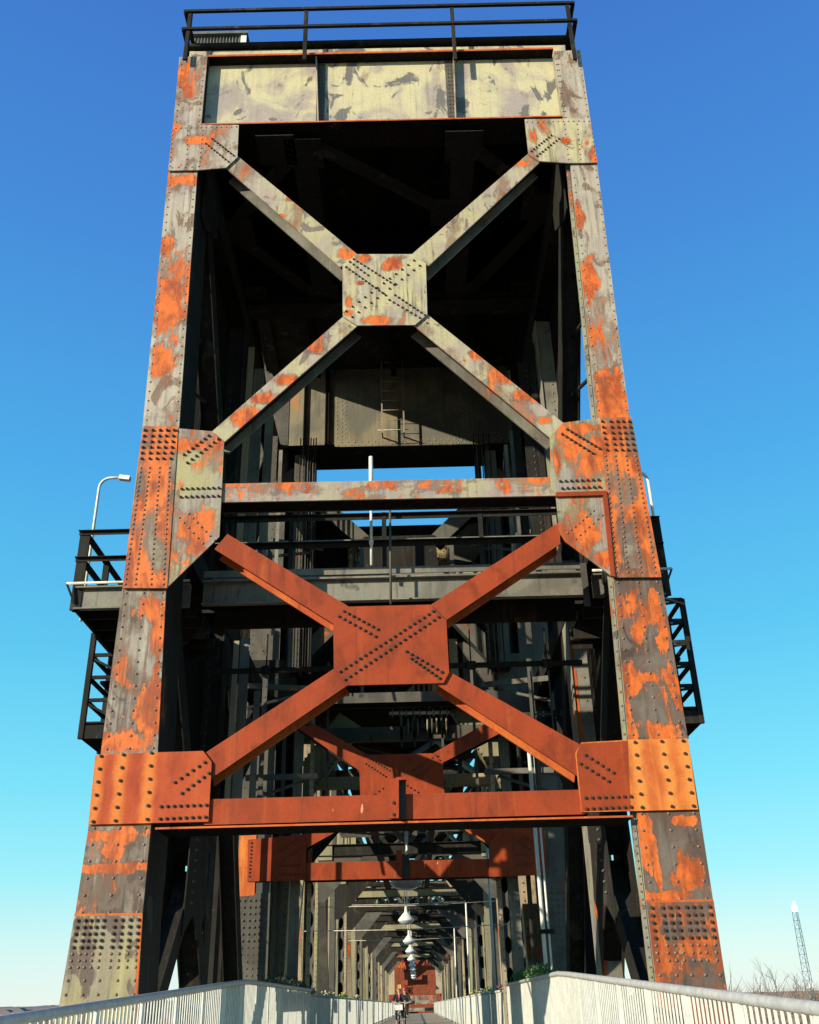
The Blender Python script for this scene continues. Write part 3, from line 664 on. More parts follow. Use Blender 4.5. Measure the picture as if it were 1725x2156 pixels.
# ropes, conduits and light angles that crowd the inside of the tower
for s in (-1, 1):
    mb = MB()
    for i in range(7): mb.tube([((2.15+i*.07)*s, 22.6+.03*(i % 2), 7.3), ((2.15+i*.07)*s, 22.6+.03*(i % 2), 13.9)], .018, 'grey' if i % 2 else 'dark', 5)
    mb.build('hoist_ropes', tower)
    mb = MB()
    for xx, yy, wd, z0_, z1_, mm in ((2.55,24.05,.24,-1,7,'sungrey'),(2.22,24.1,.10,-1,7,'tan'),(2.9,23.9,.10,-1,12,'grey'),(1.85,24.15,.07,4.5,8,'grey'),(2.9,20.2,.12,7.0,12.5,'grey'),(2.6,19.2,.08,7.0,11.5,'sungrey'),(2.75,19.4,.10,3.2,6.4,'grey')):
        mb.box(s*xx-wd/2, s*xx+wd/2, yy, yy+.015, z0_, z1_, mm); mb.box(s*xx-wd/2, s*xx-wd/2+.015, yy+.015, yy+wd, z0_, z1_, 'dark')
        for i in range(int((z1_-z0_)/.22)):
            if wd > .09: mb.knob((s*xx+wd*.15, yy, z0_+.1+i*.22), (0,-1,0), .018, .018, 'rivetD')
    mb.build('light_angles', tower)
    mb = MB()
    for zz0, yy, mm in ((6.3,20.5,'grey'),(5.2,19.3,'dark'),(4.4,20.9,'grey'),(8.6,20.6,'dark'),(10.2,21.2,'grey')):
        mb = MB()
        mb.bar((3.3*s, yy, zz0), (1.9*s, yy+1.2, zz0+.25), .06, .12, mm, (0,1,0)); mb.bar((3.3*s, yy, zz0-.5), (2.2*s, yy+1.2, zz0+.15), .05, .06, mm, (0,1,0))
        mb.build('knee_bracket', tower)
mb = MB(); 
for k in range(9): mb.box(2.72, 3.06, 19.0, 19.03, 3.0+k*.3, 3.03+k*.3, 'grey')
for q in (2.70, 3.06): mb.box(q, q+.03, 18.98, 19.02, 2.8, 6.0, 'grey')
mb.build('access_ladder', tower)
mb = MB(); mb.tube([(-3.2,15.9,5.15),(3.2,15.9,5.15)], .05, 'dark', 8)
for xx in (-2.2,-.3,1.3,2.6): mb.tube([(xx-.08,15.9,5.15),(xx+.08,15.9,5.15)], .08, 'dark', 10); mb.box(xx-.01, xx+.01, 15.88, 15.92, 5.2, 5.8, 'dark')
mb.tube([(-3.0,20.0,4.0),(-2.2,20.0,3.7),(-2.0,20.0,3.65),(1.0,20.0,3.72)], .018, 'grey', 6)
mb.build('conduit_run', tower)

# ================================================================== platform, cages, railings on the tower
mb = MB()
zf = 5.88; yp = 13.75
a = F(430,1222,yp); b = F(1228,1215,yp)
mb.box(a.x, b.x, yp, yp+.03, 5.50, 5.88, 'sungrey'); mb.box(a.x, b.x, yp-.10, yp, 5.86, 5.89, 'sungrey'); mb.box(a.x, b.x, yp-.08, yp, 5.50, 5.52, 'sungrey')
mb.box(a.x, b.x, yp-.04, yp-.02, 5.95, 6.06, 'sungrey')
mb.box(a.x, b.x, yp+.9, yp+.93, 5.45, 5.88, 'dark'); mb.box(a.x, b.x, yp+.03, yp+.9, 5.80, 5.84, 'shadeblack')
mb.box(b.x-.05, b.x+.04, yp-.14, yp-.1, 5.30, 6.0, 'grey')
walk = mb.build('service_walkway', tower)
mb = MB()
for xx in (-2.80, -1.57, -.1, 1.43, 2.9): mb.box(xx-.035, xx+.035, yp-.03, yp-.0, 5.9, 7.02, 'dark')
for zz in (6.98, 6.5):
    mb.bar((-3.0,yp-.05,zz), (3.1,yp-.05,zz), .07, .012, 'dark', (0,1,0)); mb.bar((-3.0,yp-.012,zz-.04), (3.1,yp-.012,zz-.04), .012, .08, 'dark', (0,1,0))
for zz in (6.95, 6.35):
    mb.bar((-3.0,yp+.9,zz), (3.1,yp+.9,zz), .012, .08, 'sungrey', (0,1,0))
for xx in (-2.2, -.5, 1.0, 2.5): mb.box(xx-.035, xx+.035, yp+.88, yp+.92, 5.9, 6.98, 'grey')
mb.build('walkway_railing', walk)
# outer platforms
for s in (-1, 1):
    mb = MB(); xo = -4.86 if s < 0 else 4.20; xi = 3.1*s; y0, y1 = 13.8, 16.2
    xa, xb = sorted((xo, xi))
    mb.box(xa, xb, y0, y0+.03, 5.50, 5.86, 'sungrey'); mb.box(xa, xb, y0-.09, y0, 5.84, 5.87, 'sungrey'); mb.box(xa, xb, y0-.07, y0, 5.50, 5.52, 'sungrey')
    mb.box(xo-.015, xo+.015, y0, y1, 5.5, 5.86, 'dark'); mb.box(xa, xb, y1, y1+.03, 5.5, 5.86, 'dark')
    mb.box(xa, xb, y0+.03, y1, 5.74, 5.78, 'shadeblack')
    for k in range(4): mb.box(xa, xb, y0+.5+k*.5, y0+.56+k*.5, 5.55, 5.74, 'dark')
    mb.tube([(xo+s*.13, y0-.12, 5.90), (xi, y0-.12, 5.90)], .022, 'pipe', 8)
    mb.bar((xo+s*.13, y0-.12, 5.90), (xo, y0-.05, 5.60), .03, .03, 'dark')
    plat = mb.build('side_platform', tower)
    mb = MB(); d_ = 'dark'
    for yy in (y0+.05, y0+1.2, y1-.05): mb.box(xo-.05, xo+.05, yy-.03, yy+.03, 5.5, 6.85, d_)
    mb.box(xo-.07, xo+.09, y0-.02, y0+.02, 5.5, 6.83, d_)
    for zz in (6.82, 6.36):
        mb.box(min(xo-.08,xi), max(xo+.08,xi), y0-.04, y0-.03, zz-.06, zz, d_); mb.box(min(xo-.08,xi), max(xo+.08,xi), y0-.10, y0-.03, zz-.005, zz+.005, d_)
        mb.box(xo-.04, xo+.04, y0, y1, zz-.03, zz+.03, d_)
        mb.box(xa, xb, y1-.04, y1, zz-.03, zz+.03, d_)
    mb.box(min(xo, xo-s*.5), max(xo, xo-s*.5), y0+.8, y0+1.1, 5.87, 6.25, 'dark')
    mb.build('platform_railing', plat)
    # hanging inspection cage outside the column
    mb = MB(); yc0, yc1 = 16.3, 17.4
    zc1 = 6.05; zc0 = 4.05
    if s < 0: xo2, xi2 = F(170,1555,yc0).x, -3.9
    else: xo2, xi2 = F(1478,1525,yc0).x, 3.9
    zt = F(194,1334,yc0).z; zb_ = F(170,1524,yc0).z; zbb = F(170,1556,yc0).z
    if s > 0: zt = F(1440,1262,yc0).z
    for (xx, yy) in ((xo2,yc0),(xo2,yc1),(xi2,yc0),((xo2*.62+xi2*.38),yc0),((xo2*.62+xi2*.38),yc1)):
        mb.box(xx-.045, xx+.045, yy-.04, yy+.04, zbb, zt, 'dark')
    nlev = 4 if s < 0 else 5
    for i in range(nlev+1):
        zz = zb_+(zt-zb_)*i/nlev
        for yy in (yc0, yc1): mb.box(min(xo2,xi2), max(xo2,xi2), yy-.02, yy+.02, zz-.03, zz+.03, 'dark')
        mb.box(xo2-.03, xo2+.03, yc0, yc1, zz-.03, zz+.03, 'dark')
        if i < nlev:
            z2 = zb_+(zt-zb_)*(i+1)/nlev
            if i % 2 == 0 or s > 0: mb.bar((xo2,yc0,zz+(z2-zz)*.9), (xo2*.6+xi2*.4,yc0,zz+.05 if s < 0 else zz+.3), .04, .04, 'dark')
    mb.box(min(xo2,xi2), max(xo2,xi2), yc0, yc1, zbb, zbb+.03, 'shadeblack'); mb.box(min(xo2,xi2), max(xo2,xi2), yc0-.02, yc0+.02, zbb, zb_, 'dark')
    zm = zb_+(zt-zb_)*.45
    mb.box(min(xo2*.88+xi2*.12,xi2), max(xo2*.88+xi2*.12,xi2), yc0+.1, yc1, zm, zm+.05, 'shadeblack')
    if s < 0:
        mb.box(xo2+.25, xi2, yc0+.2, yc0+.5, zm+.2, zt, 'dark')
    else: mb.box(xi2, xo2-.3, yc0+.2, yc0+.5, zm+.05, zm+.35, 'dark')
    mb.build('inspection_cage', tower)
# railing on the roof
mb = MB(); yt = 12.36
zt0, zt1 = 17.45, 16.93
for px in (396,643,955,1203):
    c = F(px, 70, yt).x; lo = F(px,122,yt).z-.05
    mb.box(c-.035, c+.035, yt-.02, yt+.02, lo, zt0, 'dark'); mb.box(c+.02, c+.035, yt-.0, yt+.07, lo, zt0, 'dark')
xl, xr = F(388,30,yt).x, F(1210,12,yt).x
for zz in (zt0, zt1):
    mb.box(xl, xr, yt-.045, yt+.04, zz-.01, zz, 'dark'); mb.box(xl, xr, yt-.05, yt-.04, zz-.06, zz, 'dark')
    for xx in (xl+.03, xr-.03): mb.box(xx-.04, xx+.04, yt, yt+6, zz-.03, zz, 'dark')
    mb.box(xl, xr, yt+5.9, yt+6, zz-.04, zz, 'dark')
for yy in (1.8, 3.9, 5.9):
    for xx in (xl+.03, xr-.03): mb.box(xx-.03, xx+.03, yt+yy-.03, yt+yy+.03, 16.8, zt0, 'dark')
mb.build('roof_railing', tower)

# cabinet on the roof
yc = 14.0; ca = F(404,118,yc); cb = F(516,118,yc); ct = F(516,74,yc).z
cab = empty('equipment_cabinet', ((ca.x+cb.x)/2, yc, 16.84), 'grey corrugated metal cabinet on the tower roof behind the railing corner', 'cabinet')
mb = MB(); n = 30
pts = []
for i in range(n+1):
    x = ca.x+(cb.x-.12-ca.x)*i/n; pts.append((x, yc+(.0 if i % 2 else .05)))
vs = []; fs = []
for x, y in pts: vs += [(x,y,16.84), (x,y,ct)]
for i in range(n): fs.append((2*i, 2*i+2, 2*i+3, 2*i+1))
mb.add(vs, fs, 'corr'); mb.box(ca.x, cb.x-.13, yc+.06, yc+1.6, 16.84, ct, 'corr'); mb.build('corrugated_wall', cab, fix=False)
mb = MB(); mb.box(cb.x-.12, cb.x, yc-.01, yc+.05, 16.84, ct, 'white'); mb.box(ca.x-.05, cb.x+.03, yc-.06, yc+1.7, ct, ct+.07, 'corr'); mb.build('trim', cab)

# pipes hanging in the tower
mb = MB(); yv = 13.35; p0 = F(781,962,yv); p1 = F(781,1190,yv); mb.tube([(p0.x,yv,p1.z),(p0.x,yv,p0.z)], .022, 'white', 8)
mb.tube([(p0.x,yv,p0.z-.75),(p0.x,yv,p0.z)], .034, 'white', 8); mb.tube([(p0.x,yv,p1.z+.35),(p0.x,yv,p1.z+.42)], .034, 'white', 8); o = mb.build('standpipe'); tag(o, 'thin cream vertical pipe rising across the gap above the walkway', 'pipe')
mb = MB(); p0 = F(820,1068,13.4); p1 = F(832,1272,13.4); mb.tube([(p0.x,13.4,p1.z),(p0.x+.01,13.4,p0.z)], .018, 'grey', 8); mb.lathe([(0,-.03),(.04,0),(.035,.03),(0,.05)], (p0.x,13.4,p0.z), 'dark', 8)
o = mb.build('hanging_rod'); tag(o, 'slim grey rod hanging in front of the walkway railing to the upper orange gusset', 'rod')

# ================================================================== lamps on the outer platforms
def post_lamp(base, top, dirx, label):
    e = empty('platform_lamp', base, label, 'lamp post', 'curved lamp posts on the side platforms')
    b = Vector(base); t = Vector(top); mb = MB(); pts = [b]
    rr = .20; arm_ = .34
    h = t.z-b.z
    pts.append(b+Vector((0,0,h-rr)))
    for k in range(1, 7):
        a_ = math.pi/2*k/6; pts.append(b+Vector((dirx*rr*(1-math.cos(a_)), 0, h-rr+rr*math.sin(a_))))
    end = b+Vector((dirx*(rr+arm_*.5), 0, h)); pts.append(end)
    mb.tube(pts, .026, 'galv', 8); mb.build('pole', e)
    mb = MB(); mb.bar(end-Vector((dirx*.02,0,0)), end+Vector((dirx*.17,0,-.03)), .10, .08, 'white'); mb.build('lamp_head', e)
b0 = F(181,1228,15.3); t0 = F(196,1007,15.3)
post_lamp((b0.x, 15.3, 5.9), (b0.x, 15.3, t0.z), 1, 'curved white lamp post on the left side platform of the tower')
b1 = F(1376,1096,17.2); t1 = F(1357,990,17.2)
b1 = F(1378,1096,14.4)
post_lamp((b1.x, 14.4, 5.9), (b1.x, 14.4, F(1352,992,14.4).z), -1, 'curved lamp post half hidden behind the right column')
#NEXT
exec_part2 = True
# ================================================================== ground, river, hills
def ground_mat():
    m, nt, b = mat_base('winter_ground'); n = N(nt)
    c = n.mix(n.step(n.noise((1,1,1), .02, 6, .65), .4, .6), (.16,.12,.085), (.23,.19,.13))
    c = n.mix(n.step(n.noise((1,1,1), .4, 5, .7), .45, .7), c, (.10,.08,.06))
    n.link(c, b.inputs['Base Color']); b.inputs['Roughness'].default_value = .95; return m
M['ground'] = ground_mat()
def water_mat():
    m, nt, b = mat_base('river_water'); n = N(nt)
    b.inputs['Base Color'].default_value = (.10,.12,.13,1); b.inputs['Roughness'].default_value = .12
    n.bump(n.noise((1,.4,1), .8, 4, .6), b, .25, .3); return m
M['water'] = water_mat()
M['hill'] = plain('far_wooded_hill', (.20,.19,.22), (.26,.21,.20), .95, sc=.03, spec=.1)
M['woods'] = plain('winter_woods', (.30,.22,.17), (.22,.16,.13), .95, sc=.12, spec=.1)
ZG = -12.0
mb = MB(); mb.add([(-9000,-400,ZG),(9000,-400,ZG),(9000,12000,ZG),(-9000,12000,ZG)], [(0,1,2,3)], 'ground'); struct(mb.build('ground', fix=False))
mb = MB(); mb.add([(-3000,60,ZG+.05),(14,60,ZG+.05),(14,520,ZG+.05),(-3000,620,ZG+.05)], [(0,1,2,3)], 'water'); struct(mb.build('river', fix=False))
rnd = random.Random(3)
def ridge(name, x0, x1, y, base, amp, depth, m_, seed, n=140, kind='structure'):
    r = random.Random(seed); ph = [r.uniform(0, 6.28) for _ in range(8)]
    vs = []; fs = []
    prof = [(0, 0), (.25, .75), (.5, 1.0), (1.0, .5)]
    for i in range(n+1):
        t = i/n; x = x0+(x1-x0)*t
        h = base+amp*(.5*math.sin(t*7+ph[0])+.3*math.sin(t*17+ph[1])+.18*math.sin(t*41+ph[2])+.10*math.sin(t*97+ph[3])+r.uniform(-.12,.12))
        for d_, k in prof: vs.append((x, y+depth*d_, ZG+(h-ZG)*k))
    for i in range(n):
        for j in range(len(prof)-1):
            a = i*len(prof)+j; fs.append((a, a+len(prof), a+len(prof)+1, a+1))
    mb = MB(); mb.add(vs, fs, m_); o = mb.build(name, fix=False); tag(o, kind=kind); return o
ridge('hills', -900, -30, 1500, 14, 3, 500, 'hill', 5)
ridge('hills', -700, -60, 720, 4.5, 1.6, 120, 'woods', 12)
ridge('hills', 60, 1600, 900, 4.5, 2.0, 300, 'woods', 9)
# far river town: pale houses among bare trees on the left bank
far = []
M['roof'] = plain('grey_roof', (.18,.16,.15), None, .8); M['wallp'] = plain('pale_house_wall', (.55,.50,.44), None, .8)
hl = [('white', 'red roofed'),]
descr = ['pale far house on the left bank nearest the frame edge', 'small far house second from the left frame edge across the river', 'far house in the middle of the left bank row',
         'far house just right of the middle of the left bank row', 'far pale house second from the rusty tower leg', 'far house on the left bank closest to the rusty tower leg']
for i in range(6):
    px = 14+i*24+rnd.uniform(-5,5); y = 660+rnd.uniform(-20,40); x = (px-880)*y/2284+CX
    e = empty('far_house', (x, y, ZG), descr[i], 'house', 'houses on the far left bank')
    w_ = rnd.uniform(4,7); h = rnd.uniform(5,8)+4; mb = MB(); mb.box(x-w_, x+w_, y, y+8, ZG, ZG+h+2, 'wallp'); mb.build('wall', e)
    mb = MB(); mb.prism([(x-w_-.5,y-.3,ZG+h+2),(x+w_+.5,y-.3,ZG+h+2),(x,y-.3,ZG+h+4.6)], (0,8.6,0), 'roof'); mb.build('roof', e)
    mb = MB()
    for k in range(3):
        mb = MB(); mb.box(x-w_*.7+k*w_*.6, x-w_*.7+k*w_*.6+w_*.25, y-.06, y-.01, ZG+h*.5, ZG+h*.75, 'black'); mb.build('window', e)
# woods as one mass on either bank: short crowded twigs
M['twig'] = plain('bare_twigs', (.27,.20,.15), (.17,.12,.09), .9, sc=.5, spec=.1, bump=0)
M['twigp'] = plain('pale_twigs', (.42,.33,.24), (.30,.23,.17), .9, sc=.5, spec=.1, bump=0)
def woodmass(name, n, fx, fy, fh, seed, mats=('twig','twig','twigp')):
    r = random.Random(seed); mb = MB()
    for i in range(n):
        y = fy(r); x = fx(r, y); h = fh(r); base = Vector((x, y, ZG)); m_ = r.choice(mats)
        for k in range(13):
            t = r.uniform(.25, 1); a = base+Vector((r.gauss(0,.3), r.gauss(0,.3), h*t*.7))
            d_ = Vector((r.gauss(0,1), r.gauss(0,.8), abs(r.gauss(1.3,.6)))).normalized()*h*r.uniform(.12,.34)
            wv = Vector((.0008*y*r.uniform(.5,1.2), 0, 0)); b_ = a+d_
            mb.add([a-wv, a+wv, b_+wv*.3, b_-wv*.3], [(0,1,2,3)], m_)
            for q in range(3):
                c = a+d_*r.uniform(.3,1); d2 = (d_+Vector((r.gauss(0,1),r.gauss(0,1),r.gauss(.3,.7)))*d_.length*.8)*.5
                mb.add([c-wv*.6, c+wv*.6, c+d2], [(0,1,2)], m_)
    o = mb.build(name, fix=False); tag(o, kind='stuff'); return o
o = woodmass('winter_woodland', 2600, lambda r, y: r.uniform(.10,.46)*y, lambda r: 110+280*r.random()**.8, lambda r: r.uniform(9.5,13.6), 4)
tag(o, 'brown leafless woodland spreading below and right of the bridge', 'woodland')
o = woodmass('far_bank_thicket', 260, lambda r, y: r.uniform(-.40,-.22)*y, lambda r: r.uniform(560,650), lambda r: r.uniform(6,11), 8, ('twig','twigp'))
tag(o, 'hazy brown thicket along the far left river bank', 'thicket')
def bare_tree(loc, h, seed, label, m_='twigp'):
    r = random.Random(seed); e = empty('bare_tree', loc, label, 'tree', 'bare trees by the river'); mt = MB(); mc = MB()
    def grow(p, d_, l, rad, lev):
        q = p+d_*l; mid = p+d_*l*.5+Vector((r.gauss(0,.03),r.gauss(0,.03),0))*l
        (mt if lev == 0 else mc).tube([p, mid, q], [rad, rad*.85, rad*.68], m_, 5 if lev < 3 else 3, False)
        if lev >= 6: return
        for k in range(2 if lev in (0,) else r.choice((2,2,3))):
            nd = (d_+Vector((r.gauss(0,.42), r.gauss(0,.42), r.gauss(.12,.18)))).normalized()
            grow(q if k < 2 else mid, nd, l*r.uniform(.62,.85), rad*.62, lev+1)
    grow(Vector(loc), Vector((0,0,1)), h*.30, h*.018, 0)
    mt.build('trunk', e, fix=False); mc.build('crown', e, fix=False)
def at(px, Y): return (px-880)*Y/2284+CX
bare_tree((at(1560,120), 120, ZG), 13.0, 11, 'pale bare tree above the right railing beside the rusty leg')
bare_tree((at(1660,150), 150, ZG), 15.6, 16, 'tall dark bare tree just left of the lattice mast', 'twig')
bare_tree((at(1712,160), 160, ZG), 14.2, 31, 'bare tree at the right frame edge behind the lattice mast', 'twig')
bare_tree((at(1605,130), 130, ZG), 12.6, 45, 'short pale bare tree between the rusty leg and the lattice mast')
# lattice mast with a glaring beacon
ym = 100.0; xb, xt = at(1711,ym), at(1711,ym); ztop = (2093-1912)*ym/2562
mast = empty('lattice_mast', (xb, ym, ZG), 'slender blue grey lattice mast topped by a glaring white beacon', 'mast')
M['mast'] = plain('mast_steel', (.06,.11,.15), (.04,.07,.09), .5, sc=1)
mb = MB(); 
def leg(i, z): 
    k = (z-ZG)/(ztop-ZG); wd = .62*(1-k)+.17*k + .12; a_ = 2.1*i+.4; return Vector((xb+wd*math.cos(a_), ym+wd*math.sin(a_), z))
nz = 26
for i in range(3): mb.tube([leg(i, ZG), leg(i, ztop)], .026, 'mast', 5)
mb.build('leg_frame', mast); mb = MB()
for j in range(nz):
    z0, z1 = ZG+(ztop-ZG)*j/nz, ZG+(ztop-ZG)*(j+1)/nz
    for i in range(3):
        mb.tube([leg(i, z0), leg((i+1) % 3, z1)], .014, 'mast', 4); mb.tube([leg(i, z1), leg((i+1) % 3, z1)], .014, 'mast', 4)
mb.box(xb-.1, xb+.25, ym-.3, ym-.1, .55, .95, 'white')
mb.build('lacing', mast)
em = bpy.data.materials.new('beacon_glow'); em.use_nodes = True; b = em.node_tree.nodes['Principled BSDF']
b.inputs['Emission Color'].default_value = (1,.98,.94,1); b.inputs['Emission Strength'].default_value = 2.5; M['glow'] = em
mb = MB(); mb.lathe([(0,0),(.20,.04),(.27,.28),(.25,.45),(.15,.65),(.10,.88),(.04,.96),(0,.98)], (xb, ym, ztop), 'glow', 14); mb.build('beacon', mast)

# ================================================================== deck and railings
def dz(y): return -1.6+.65*min(1, max(y,-6)/15.0)
mb = MB(); M['woodd'] = plain('deck_edge', (.25,.2,.15), None, .8)
ys = [-6, 15]+[138]
for a_, b_ in zip(ys[:-1], ys[1:]):
    n_ = int((b_-a_)/.15) if b_ < 60 else int((b_-a_)/.30)
    for i in range(n_):
        y0 = a_+(b_-a_)*i/n_; y1 = a_+(b_-a_)*(i+1)/n_-.008
        mb.add([(-2.2,y0,dz(y0)),(2.3,y0,dz(y0)),(2.3,y1,dz(y1)),(-2.2,y1,dz(y1)),(-2.2,y0,dz(y0)-.04),(2.3,y0,dz(y0)-.04),(2.3,y1,dz(y1)-.04),(-2.2,y1,dz(y1)-.04)],
               [(0,1,2,3),(4,7,6,5),(0,4,5,1),(2,6,7,3)], 'wood')
mb.box(-3.3, 3.3, 15, 138, -1.75, -1.02, 'shadeblack'); mb.box(-3.0, 3.0, -6, 14.9, -3.2, -1.7, 'shadeblack')
struct(mb.build('boardwalk', fix=False))
def railing(side, label):
    x = -2.15 if side < 0 else 2.25
    e = empty('railing', (x, 4, dz(4)), label, 'railing', 'railings along the boardwalk')
    segs = [(1.2, 15.0), (15.0, 24.2), (24.2, 132.0)]
    mt = MB()
    pts = [(x, y, dz(y)+1.3) for y in (.8, 5, 10, 14.2, 15.2, 18, 24.2)]
    mt.tube(pts, .034, 'galvtop', 12)
    mt.tube([(x, 24.25, dz(30)+1.2), (x, 132, dz(30)+1.2)], .03, 'galvtop', 8)
    mt.tube([(x, 1, dz(1)+.10), (x, 15, dz(15)+.10), (x, 132, dz(30)+.10)], .02, 'galv', 6)
    mt.build('top_rail', e)
    protos = {}; y = 1.5
    while y < 132:
        t_ = 1.28 if y < 24.2 else 1.18
        if t_ not in protos:
            mp = MB(); mp.box(-.012, .012, -.04, .04, 0, t_-.01, 'galv'); o = mp.build('post'); protos[t_] = o
        else: o = protos[t_].copy(); COL.objects.link(o)
        o.parent = e; o.location = Vector((x, y, dz(y)))-e.location
        y += 1.32 if y < 40 else 2.64
    mbar = MB(); y = 1.6
    while y < 132:
        t_ = 1.28 if y < 24.2 else 1.18
        mbar.box(x-.005, x+.005, y-.016, y+.016, dz(y)+.10, dz(y)+t_-.01, 'galv')
        y += .11 if y < 60 else .22
    mbar.build('bar_infill', e)
railing(-1, 'grey railing with a dark shaded top tube along the left edge of the boardwalk')
railing(1, 'sunlit pale railing with a thick galvanised top tube along the right edge')
# planters
M['leafd'] = plain('dark_leaves', (.035,.05,.025), (.02,.03,.015), .7, sc=20, bump=0)
M['leaf'] = plain('green_leaves', (.10,.20,.035), (.05,.11,.025), .6, sc=20, bump=0)
M['petw'] = plain('pale_petals', (.8,.75,.6), (.75,.55,.5), .6, sc=30, bump=0)
M['pety'] = plain('yellow_petals', (.75,.6,.1), (.6,.5,.1), .6, sc=30, bump=0)
M['petp'] = plain('pink_petals', (.75,.12,.22), (.6,.1,.2), .6, sc=30, bump=0)
def leaves(mb, c, rx, ry, rz, n, s, mats, r):
    for i in range(n):
        while True:
            u = Vector((r.uniform(-1,1), r.uniform(-1,1), r.uniform(-1,1)))
            if u.length < 1: break
        p = Vector(c)+Vector((u.x*rx, u.y*ry, u.z*rz)); a = Vector((r.gauss(0,1), r.gauss(0,1), r.gauss(.5,1))).normalized(); b_ = a.orthogonal().normalized()
        k = s*r.uniform(.6,1.4)
        mb.add([p-b_*k*.35, p+a*k*.5-b_*k*.1, p+a*k, p+a*k*.5+b_*k*.35], [(0,1,2,3)], r.choice(mats))
def planter(x, y0, y1, ztop, leafm, label, flabel, flowers=(), n=500, hgt=.2, group='planters on the railings'):
    r = random.Random(int(y0*10)+(1 if x > 0 else 0)); e = empty('planter', (x, (y0+y1)/2, ztop-.25), label, 'planter', group)
    mb = MB(); mb.box(x-.14, x+.14, y0, y1, ztop-.22, ztop-.20, 'dark')
    for q in (x-.14, x+.12): mb.box(q, q+.02, y0, y1, ztop-.20, ztop, 'dark')
    for q in (y0, y1-.02): mb.box(x-.12, x+.12, q, q+.02, ztop-.20, ztop, 'dark')
    mb.box(x-.12, x+.12, y0+.02, y1-.02, ztop-.2, ztop-.04, 'woodd'); mb.build('box', e)
    mb = MB(); k = max(1, int((y1-y0)/.5))
    for i in range(k): leaves(mb, (x, y0+(y1-y0)*(i+.5)/k, ztop+hgt*.35), .2, (y1-y0)/k*.75, hgt*r.uniform(.7,1.1), n//k, .07, [leafm], r)
    o = mb.build('flowering_plant' if flowers else 'leafy_plant', fix=False); tag(o, flabel, 'plant', 'plants in the railing planters')
    if flowers:
        mb = MB(); leaves(mb, (x, (y0+y1)/2, ztop+hgt*.6), .2, (y1-y0)*.5, hgt*.8, 60, .09, list(flowers), r); f_ = mb.build('blossom', fix=False); f_.parent = o
zr = .32; zr2 = .22
planter(-2.38, 19.0, 24.0, zr, 'leafd', 'long dark planter hung behind the left railing', 'dark foliage above the left railing before the flowers', n=2600, hgt=.17)
planter(2.48, 18.6, 23.6, zr+.02, 'leaf', 'long dark planter hung behind the right railing', 'bright green leafy plant above the right railing corner', n=2600, hgt=.20)
fl = [(-2.38,26,'petw','petp','first flower box past the step in the left railing','white and pink flowers just past the step in the left railing'),
      (-2.38,31.5,'petw','pety','second flower box along the left railing','white and yellow flowers second along the left railing'),
      (-2.38,38,'pety','pety','third flower box along the left railing','yellow flowers third along the left railing'),
      (-2.38,47,'pety','petw','fourth and farthest flower box along the left railing','small yellow flowers farthest along the left railing'),
      (2.48,27.5,'petw','petp','first flower box past the leafy planter on the right railing','white and pink flowers nearest the green plant on the right railing'),
      (2.48,34,'pety','petw','second flower box along the right railing','pale yellow flowers second along the right railing'),
      (2.48,42,'pety','pety','third and farthest flower box along the right railing','dim yellow flowers farthest along the right railing')]
for x, y, p1_, p2_, l1, l2 in fl: planter(x, y-.6, y+.6, zr2, 'leaf', l1, l2, (p1_, p2_), 260, .16)

# ================================================================== the truss spans beyond the tower
span = empty('truss_span', (0, 26, -1), 'long dark steel truss span receding over the boardwalk behind the tower', 'bridge span')
holes = None
def holed(mb, x0, x1, y, z0, z1, m_, pitch=.95, rx=.14, rz=.26):
    z = z0; xc = (x0+x1)/2; n = 14
    while z < z1:
        zt_ = min(z+pitch, z1); zc = (z+zt_)/2; out = []; inn = []
        corners = [(x0,z),(x1,z),(x1,zt_),(x0,zt_)]
        for k in range(n):
            a = 2*math.pi*k/n; cx_, sz_ = math.cos(a), math.sin(a)
            t = min(((x1-x0)/2)/max(1e-6, abs(cx_)), ((zt_-z)/2)/max(1e-6, abs(sz_)))
            out.append((xc+cx_*t, y, zc+sz_*t)); inn.append((xc+cx_*rx, y, zc+sz_*rz))
        vs = out+inn; mb.add(vs, [(k, (k+1) % n, n+(k+1) % n, n+k) for k in range(n)], m_)
        for cx_, cz_ in corners:           # fill the corner slivers
            pass
        z = zt_
PAN = 7.4; Y0 = 28.0; NP = 14; ZT = 9.0
cols_ = ['tan','sage','grey','tan','sage','grey','sage','tan','grey','sage','tan','grey','sage','tan','grey']
